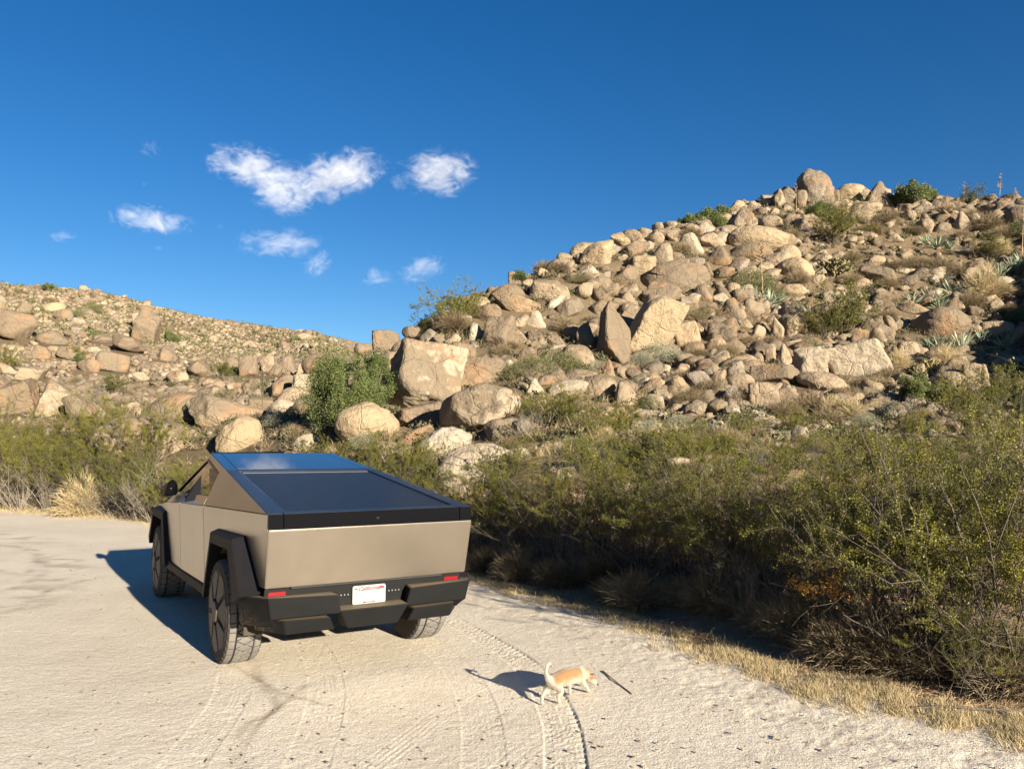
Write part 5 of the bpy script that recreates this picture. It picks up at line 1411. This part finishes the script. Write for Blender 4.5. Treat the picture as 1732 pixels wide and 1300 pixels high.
def brush():
    g = np.random.default_rng(47); C = []; n0 = 3600
    az = g.uniform(-34, 38, n0); r = np.sqrt(g.uniform(15 ** 2, 60 ** 2, n0)); er = edge_r(az); X, Y = r * np.sin(np.radians(az)), r * np.cos(np.radians(az)); Z = height(X, Y); c = fbm(X * .16, Y * .16, X * 0, 3, 77)
    for i in range(n0):
        if r[i] < er[i] + 3 or c[i] < g.uniform(-.35, .25) or (az[i] < -12 and r[i] > 48): continue
        n = 130; s = g.uniform(.18, .50); q = g.normal(size=(n, 3)); q[:, 2] = np.abs(q[:, 2]); q /= np.linalg.norm(q, axis=1)[:, None]
        C.append(q * g.uniform(.3, 1, (n, 1)) * s * np.array([1, 1, .8]) + np.array([X[i], Y[i], Z[i]]))
    me = leaves('hill_brush', np.concatenate(C), .075, g)
    tag(link('hill_brush', me, M['scrub']), 'low dark olive brush filling the gaps between the boulders', 'brush', kind='stuff')
brush()
def tufts():
    g = np.random.default_rng(44); B_, D_, L_ = [], [], []
    az = g.uniform(-34, 38, 3400); r = np.sqrt(g.uniform(14 ** 2, 60 ** 2, 3400)); er = edge_r(az)
    X, Y = r * np.sin(np.radians(az)), r * np.cos(np.radians(az)); Z = height(X, Y); c = fbm(X * .2, Y * .2, X * 0, 3, 71)
    for i in range(3400):
        if r[i] < er[i] + 2 or c[i] < -.25 or (az[i] < -12 and r[i] > 45): continue
        n = 26; d = g.normal(size=(n, 3)) * .6; d[:, 2] = .9; d /= np.linalg.norm(d, axis=1)[:, None]
        B_.append(np.stack([X[i] + g.normal(size=n) * .12, Y[i] + g.normal(size=n) * .12, np.full(n, Z[i])], 1)); D_.append(d); L_.append(g.uniform(.5, 1, n) * g.uniform(.25, .65))
    me = blades('hill_grass', np.concatenate(B_), np.concatenate(D_), np.concatenate(L_), .012, g, .25, 2)
    tag(link('hill_grass', me, M['drybrush']), 'dry brown grass tufts growing between the boulders', 'grass', kind='stuff')
tufts()
def litter():
    g = np.random.default_rng(15); n = 16000
    u = g.uniform(700, 1860, n); xx, yy, zz = rays(u, 900); az = np.degrees(np.arctan2(xx, yy)); off = g.uniform(-.1, 3.2, n); r = edge_r(az) + off
    X, Y = r * np.sin(np.radians(az)), r * np.cos(np.radians(az)); base = np.stack([X, Y, height(X, Y) + .006], 1)
    d = g.normal(size=(n, 3)); d[:, 2] = np.abs(d[:, 2]) * .18; d /= np.linalg.norm(d, axis=1)[:, None]
    m1 = blades('twig_litter', base, d, g.uniform(.03, .22, n), .0025, g, .1, 2)
    tag(link('twig_litter', m1, M['litter']), 'brown fallen twigs and leaves under the creosote thicket', 'litter', kind='stuff')
litter()
def pebbles():
    g = np.random.default_rng(18); n = 700; allV, allF = [], []; P0 = [normalise(rock_shape(ICO[1][0], 70 + k, 'round', .5)) for k in range(6)]
    u = g.uniform(0, 1732, n); v = 900 + 400 * g.uniform(0, 1, n) ** .6; off = 0
    for i in range(n):
        q = gp0(u[i], v[i]); 
        if float(edge_r(math.degrees(math.atan2(q[0], q[1])))[0]) < math.hypot(*q): continue
        s = .004 + .012 * g.uniform() ** 3; z = float(0)
        allV.append(P0[g.integers(6)] * s * np.array([1, .8, .6]) + np.array([q[0], q[1], .004])); allF.append(ICO[1][1] + off); off += len(P0[0])
    me = np_mesh('pebbles', np.concatenate(allV), np.concatenate(allF), True, {'tint': np.tile([.36, .31, .24, .1], (off, 1))})
    tag(link('pebbles', me, M['rock_stuff']), 'scattered tiny pebbles on the pale sand', 'pebbles', kind='stuff')
pebbles()
def bough(name, P, r0, r1, m, label, cat, g):
    tb = Tubes(); tb.add(P, r0, r1, 7)
    for k in range(9):
        i = g.integers(1, len(P) - 1); T, _ = path(g, P[i], (P[i + 1] - P[i]) / np.linalg.norm(P[i + 1] - P[i]) + g.normal(size=3) * .6, g.uniform(.15, .45), 5, .25); tb.add(T, r1 * .7, .002, 4)
    return tag(link(name, tb.mesh(name), m), label, cat)
g3 = np.random.default_rng(21)
a = edge_pt(1535, .55); b = edge_pt(1440, .9)
bough('leaning_trunk', np.array([(a.x, a.y, a.z - .05), (a.x - .10, a.y + .02, .16), (a.x - .26, a.y + .1, .33), (b.x - .05, b.y, .42), (b.x - .35, b.y + .1, .52), (b.x - .7, b.y + .2, .60)]), .040, .010, M['bark'], 'thick dark crooked trunk leaning left out of the thicket', 'dead trunk', g3)
a = edge_pt(1640, -.15)
bough('fallen_branch', np.array([(a.x - .45, a.y + .02, .03), (a.x - .2, a.y, .05), (a.x + .1, a.y - .06, .045), (a.x + .5, a.y - .1, .06)]), .009, .004, M['bark'], 'thin dark fallen branch lying on the litter at lower right', 'branch', g3)
q0, q1 = gp0(1022, 1134), gp0(1068, 1170)
tb = Tubes(); tb.add(np.array([(q0[0], q0[1], .004), ((q0[0]+q1[0])/2 - .01, (q0[1]+q1[1])/2, .008), (q1[0], q1[1], .004), (q1[0] + .006, q1[1] - .04, .004)]), .006, .004, 5)  # dark strip added for the shade in a sand groove
tag(link('stick', tb.mesh('stick'), M['litter']), 'thin dark stick lying on the sand in front of the dog nose', 'stick')

# ------------------------------------------------------------------ dog (f forward, l left, z up), sniffing the ground
def build_dog():
    J = {}; E_ = []
    def chain(names, pts, rad, start=None):
        prev = start
        for n_, p_, r_ in zip(names, pts, rad):
            J[n_] = (p_, r_)
            if prev: E_.append((prev, n_))
            prev = n_
    chain(['pelvis'], [(-.135, .002, .158)], [(.050, .052)])
    chain(['loin', 'mid', 'rib', 'chest', 'shoulder', 'neck', 'poll', 'brow', 'stop', 'muzzle', 'nose'],
          [(-.075, 0, .160), (-.01, 0, .156), (.055, 0, .152), (.115, -.002, .152), (.160, -.006, .158), (.205, -.014, .148), (.240, -.024, .122), (.262, -.032, .102), (.280, -.038, .084), (.300, -.045, .062), (.312, -.049, .050)],
          [(.062, .062), (.069, .068), (.074, .073), (.071, .076), (.060, .066), (.045, .048), (.038, .038), (.040, .038), (.029, .027), (.018, .017), (.012, .011)], 'pelvis')
    chain(['rump', 't1', 't2', 't3', 't4', 't5', 't6'], [(-.180, .002, .172), (-.200, .002, .196), (-.215, .002, .232), (-.212, .002, .268), (-.188, .004, .288), (-.160, .006, .280), (-.152, .007, .258)],
          [(.036, .036), (.017, .017), (.0125, .0125), (.0125, .0125), (.0125, .0125), (.011, .011), (.007, .007)], 'pelvis')
    # hind left reaches back, hind right forward; fore left back, fore right forward
    chain(['hlT', 'hlK', 'hlH', 'hlP', 'hlF'], [(-.155, .042, .125), (-.150, .046, .092), (-.212, .040, .060), (-.226, .036, .016), (-.206, .036, .007)], [(.036, .044), (.024, .026), (.0120, .0135), (.0105, .011), (.012, .008)], 'pelvis')
    chain(['hrT', 'hrK', 'hrH', 'hrP', 'hrF'], [(-.130, -.040, .120), (-.090, -.044, .085), (-.128, -.038, .050), (-.120, -.034, .014), (-.098, -.034, .007)], [(.036, .044), (.024, .026), (.0120, .0135), (.0105, .011), (.012, .008)], 'pelvis')
    chain(['flS', 'flE', 'flW', 'flP', 'flF'], [(.120, .036, .125), (.090, .040, .090), (.098, .037, .046), (.092, .034, .013), (.110, .034, .007)], [(.028, .034), (.019, .021), (.0120, .0120), (.0105, .011), (.012, .008)], 'chest')
    chain(['frS', 'frE', 'frW', 'frP', 'frF'], [(.150, -.040, .125), (.160, -.042, .088), (.205, -.038, .050), (.235, -.034, .013), (.253, -.034, .007)], [(.028, .034), (.019, .021), (.0120, .0120), (.0105, .011), (.012, .008)], 'chest')
    names = list(J); me = bpy.data.meshes.new('body')
    me.from_pydata([J[n][0] for n in names], [(names.index(a), names.index(b)) for a, b in E_], [])
    body = bpy.data.objects.new('body', me); COL.objects.link(body)
    md = body.modifiers.new('skin', 'SKIN'); md.use_smooth_shade = True; md.branch_smoothing = .6
    for i, n in enumerate(names):
        sv = me.skin_vertices[0].data[i]; sv.radius = J[n][1]; sv.use_root = (n == 'pelvis')
    sb_ = body.modifiers.new('sub', 'SUBSURF'); sb_.levels = 2; sb_.render_levels = 2
    # bake to one continuous mesh
    bpy.context.view_layer.update()
    dg = bpy.context.evaluated_depsgraph_get()
    m2 = bpy.data.meshes.new_from_object(body.evaluated_get(dg)); m2.name = 'body'
    bpy.data.objects.remove(body)
    m, nt, b = mat('dog_fur'); t = NT(nt)
    tc = t.n('ShaderNodeTexCoord').outputs['Object']; sp = t.n('ShaderNodeSeparateXYZ'); t.l(tc, sp.inputs[0])
    mp = t.n('ShaderNodeMapping'); t.l(tc, mp.inputs[0]); mp.inputs['Scale'].default_value = (.35, 1, 1)
    n = t.noise(tc, 14, 4); fine = t.noise(mp.outputs[0], 260, 3, .7)
    hgt = t.math('ADD', sp.outputs[2], t.math('MULTIPLY', t.math('SUBTRACT', n, .5), .075))
    coat = t.ramp(hgt, .115, .180)                       # orange saddle over cream belly and legs
    fx = sp.outputs[0]
    tail = t.ramp(fx, -.178, -.155); front = t.ramp(fx, .20, .235)
    shoulder = t.math('SUBTRACT', 1.0, t.math('MULTIPLY', t.math('MULTIPLY', t.ramp(fx, .125, .14), t.ramp(fx, .19, .175)), .65))
    head = t.math('MULTIPLY', front, t.ramp(hgt, .075, .11))
    f = t.math('MAXIMUM', t.math('MULTIPLY', t.math('MULTIPLY', coat, tail), shoulder), head)
    col = t.mix(f, c4(.37, .335, .265), t.mix(fine, c4(.19, .098, .034), c4(.27, .155, .062)))
    t.l(col, b.inputs['Base Color']); b.inputs['Roughness'].default_value = .85; b.inputs['Specular IOR Level'].default_value = .2
    b.inputs['Sheen Weight'].default_value = .3
    t.l(t.bump(fine, .5, .002), b.inputs['Normal'])
    m2.materials.clear(); m2.materials.append(m)
    for p_ in m2.polygons: p_.use_smooth = True
    dog = empty('dog'); bd = link('body', m2, m, dog)
    dog['label'] = 'small tan and cream dog with curled tail sniffing the sand'; dog['category'] = 'dog'
    # short coat
    nv = len(m2.vertices); co = np.zeros(nv * 3); m2.vertices.foreach_get('co', co); co = co.reshape(-1, 3)
    no = np.zeros(nv * 3); m2.vertices.foreach_get('normal', no); no = no.reshape(-1, 3)
    m2.calc_loop_triangles(); tr = np.zeros(len(m2.loop_triangles) * 3, int); m2.loop_triangles.foreach_get('vertices', tr); tr = tr.reshape(-1, 3)
    ar = np.linalg.norm(np.cross(co[tr[:, 1]] - co[tr[:, 0]], co[tr[:, 2]] - co[tr[:, 0]]), axis=1); g = np.random.default_rng(4)
    ti = g.choice(len(tr), 26000, p=ar / ar.sum()); w_ = g.dirichlet((1, 1, 1), len(ti))[..., None]
    bs = (co[tr[ti]] * w_).sum(1); nn = (no[tr[ti]] * w_).sum(1); dd = nn * .35 + np.array([-.8, 0, -.35]) + g.normal(size=bs.shape) * .22; dd /= np.linalg.norm(dd, axis=1)[:, None]
    link('fur', blades('fur', bs - nn * .001, dd, g.uniform(.005, .012, len(bs)), .0009, g, .15, 2), m, bd)
    dark = simple('dog_nose', (.02, .015, .013), .35)
    def blob(name, p_, s_, mtl):
        V, F = ICO[3]; o = link(name, np_mesh(name, V * np.array(s_) + np.array(p_), F, True), mtl, bd); return o
    blob('nose', (.324, -.053, .046), (.0075, .008, .006), dark)
    for s in (1, -1):
        blob('eye', (.287, -.038 + s * .021, .099), (.004, .004, .0045), dark)
        # triangular folded ear
        bm = bmesh.new(); c0 = Vector((.236, -.026 + s * .026, .138))
        P = [c0 + Vector((-.016, 0, .004)), c0 + Vector((.016, 0, -.010)), c0 + Vector((.012, s * .026, .006)), c0 + Vector((-.012, s * .030, .016)), c0 + Vector((.004, s * .052, .014))]
        vs2 = [bm.verts.new(p_) for p_ in P]
        for tri in ((0, 1, 2), (0, 2, 3), (3, 2, 4)): bm.faces.new([vs2[i] for i in tri])
        r = bmesh.ops.solidify(bm, geom=bm.faces[:], thickness=.004)
        ear = link('ear', bm_mesh('ear', bm, True), simple('ear_fur', (.36, .19, .08), .85, var=.2), bd)
    # dark spot under the tail
    blob('underside_of_tail', (-.2145, .004, .158), (.004, .006, .007), dark)
    return dog
dog = build_dog()
# hind feet near (0.28, 5.95), heading away to the right
dog.location = (.40, 6.07, 0.002); dog.rotation_euler = (0, 0, math.atan2(.729, .685))

# ------------------------------------------------------------------ clouds: real volumes far behind the hills
def make_cloud(u, v, w, h, seed, dens, label, cut=.50, tilt=0):
    D = 2400.0; x, y, z = rays(u, v); k = D / y; c = Vector((x * k, D, CAM_H + z * k)); sx = w * D / FPX / 2; sz = h * D / FPX / 2
    V, F = ICO[4]
    o = bpy.data.objects.new('cloud', np_mesh('cloud', V, F, True)); COL.objects.link(o)
    o.location = c; o.scale = (sx, (sx + sz) / 2 * .6, sz)
    o.rotation_euler = (0, math.radians(tilt), 0)
    m = bpy.data.materials.new('cloud_vapour'); m.use_nodes = True; nt = m.node_tree; nt.nodes.clear(); t = NT(nt)
    out = t.n('ShaderNodeOutputMaterial'); pv = t.n('ShaderNodeVolumePrincipled'); t.l(pv.outputs[0], out.inputs['Volume'])
    tc = t.n('ShaderNodeTexCoord').outputs['Object']; ln = t.n('ShaderNodeVectorMath', operation='LENGTH'); t.l(tc, ln.inputs[0])
    mp = t.n('ShaderNodeMapping'); t.l(tc, mp.inputs[0]); mp.inputs['Scale'].default_value = (sx / 85, .6 * (sx + sz) / 120, sz / 55); mp.inputs['Location'].default_value = (seed * 3.7, seed * 1.3, seed * 2.1)
    n1 = t.noise(mp.outputs[0], 1.4, 10, .70, 1.2)
    e = t.math('SUBTRACT', n1, t.math('ADD', cut - .06, t.math('MULTIPLY', t.math('POWER', ln.outputs['Value'], 2.2), .26)))
    d = t.math('MULTIPLY', t.math('MULTIPLY', e, 4.5, clamp=True), dens * .36)
    t.l(d, pv.inputs['Density']); pv.inputs['Color'].default_value = (.98, .98, .98, 1); pv.inputs['Anisotropy'].default_value = -.15
    o.data.materials.append(m); m.cycles.volume_step_rate = 1.0 if hasattr(m, 'cycles') else 1
    tag(o, label, 'cloud', 'small white clouds in the blue sky'); return o
CL = [(420, 285, 190, 96, 1, .034, 'thin upper left lobe of the largest white cloud', .46, 10), (480, 322, 150, 112, 16, .036, 'lower middle lobe of the largest white cloud', .44, 8), (572, 298, 210, 104, 2, .036, 'right lobe of the largest white cloud, rising to the right', .45, -14),
      (742, 292, 170, 100, 3, .034, 'compact puffy white cloud right of the largest one', .44), (675, 308, 56, 46, 4, .018, 'faint wisp on the left side of the compact puffy cloud', .48),
      (255, 374, 180, 62, 5, .024, 'elongated thin cloud left of and below the largest one', .44, 10), (103, 404, 60, 28, 6, .018, 'small flat cloud nearest the left edge', .45),
      (472, 412, 190, 66, 7, .022, 'long thin cloud just below the largest one', .46), (535, 448, 80, 64, 8, .026, 'small ragged cloud low between hill and long thin cloud', .46, -28),
      (640, 468, 120, 44, 9, .018, 'faint streaky wisp low above the left ridge', .47, 4), (716, 455, 110, 66, 10, .028, 'small bright ragged cloud low above the left ridge', .46, -24),
      (252, 252, 70, 50, 11, .014, 'very faint wisp in the upper left sky', .48, 20), (243, 316, 30, 14, 12, .012, 'tiny cloud speck in the left sky', .46), (268, 422, 24, 14, 13, .012, 'tiny cloud speck below the elongated thin cloud', .46),
      (370, 384, 30, 16, 14, .010, 'tiny faint speck between the two thin clouds', .47), (625, 268, 56, 22, 15, .012, 'faint streak off the top right of the largest cloud', .49)]
for c in CL: make_cloud(*c)
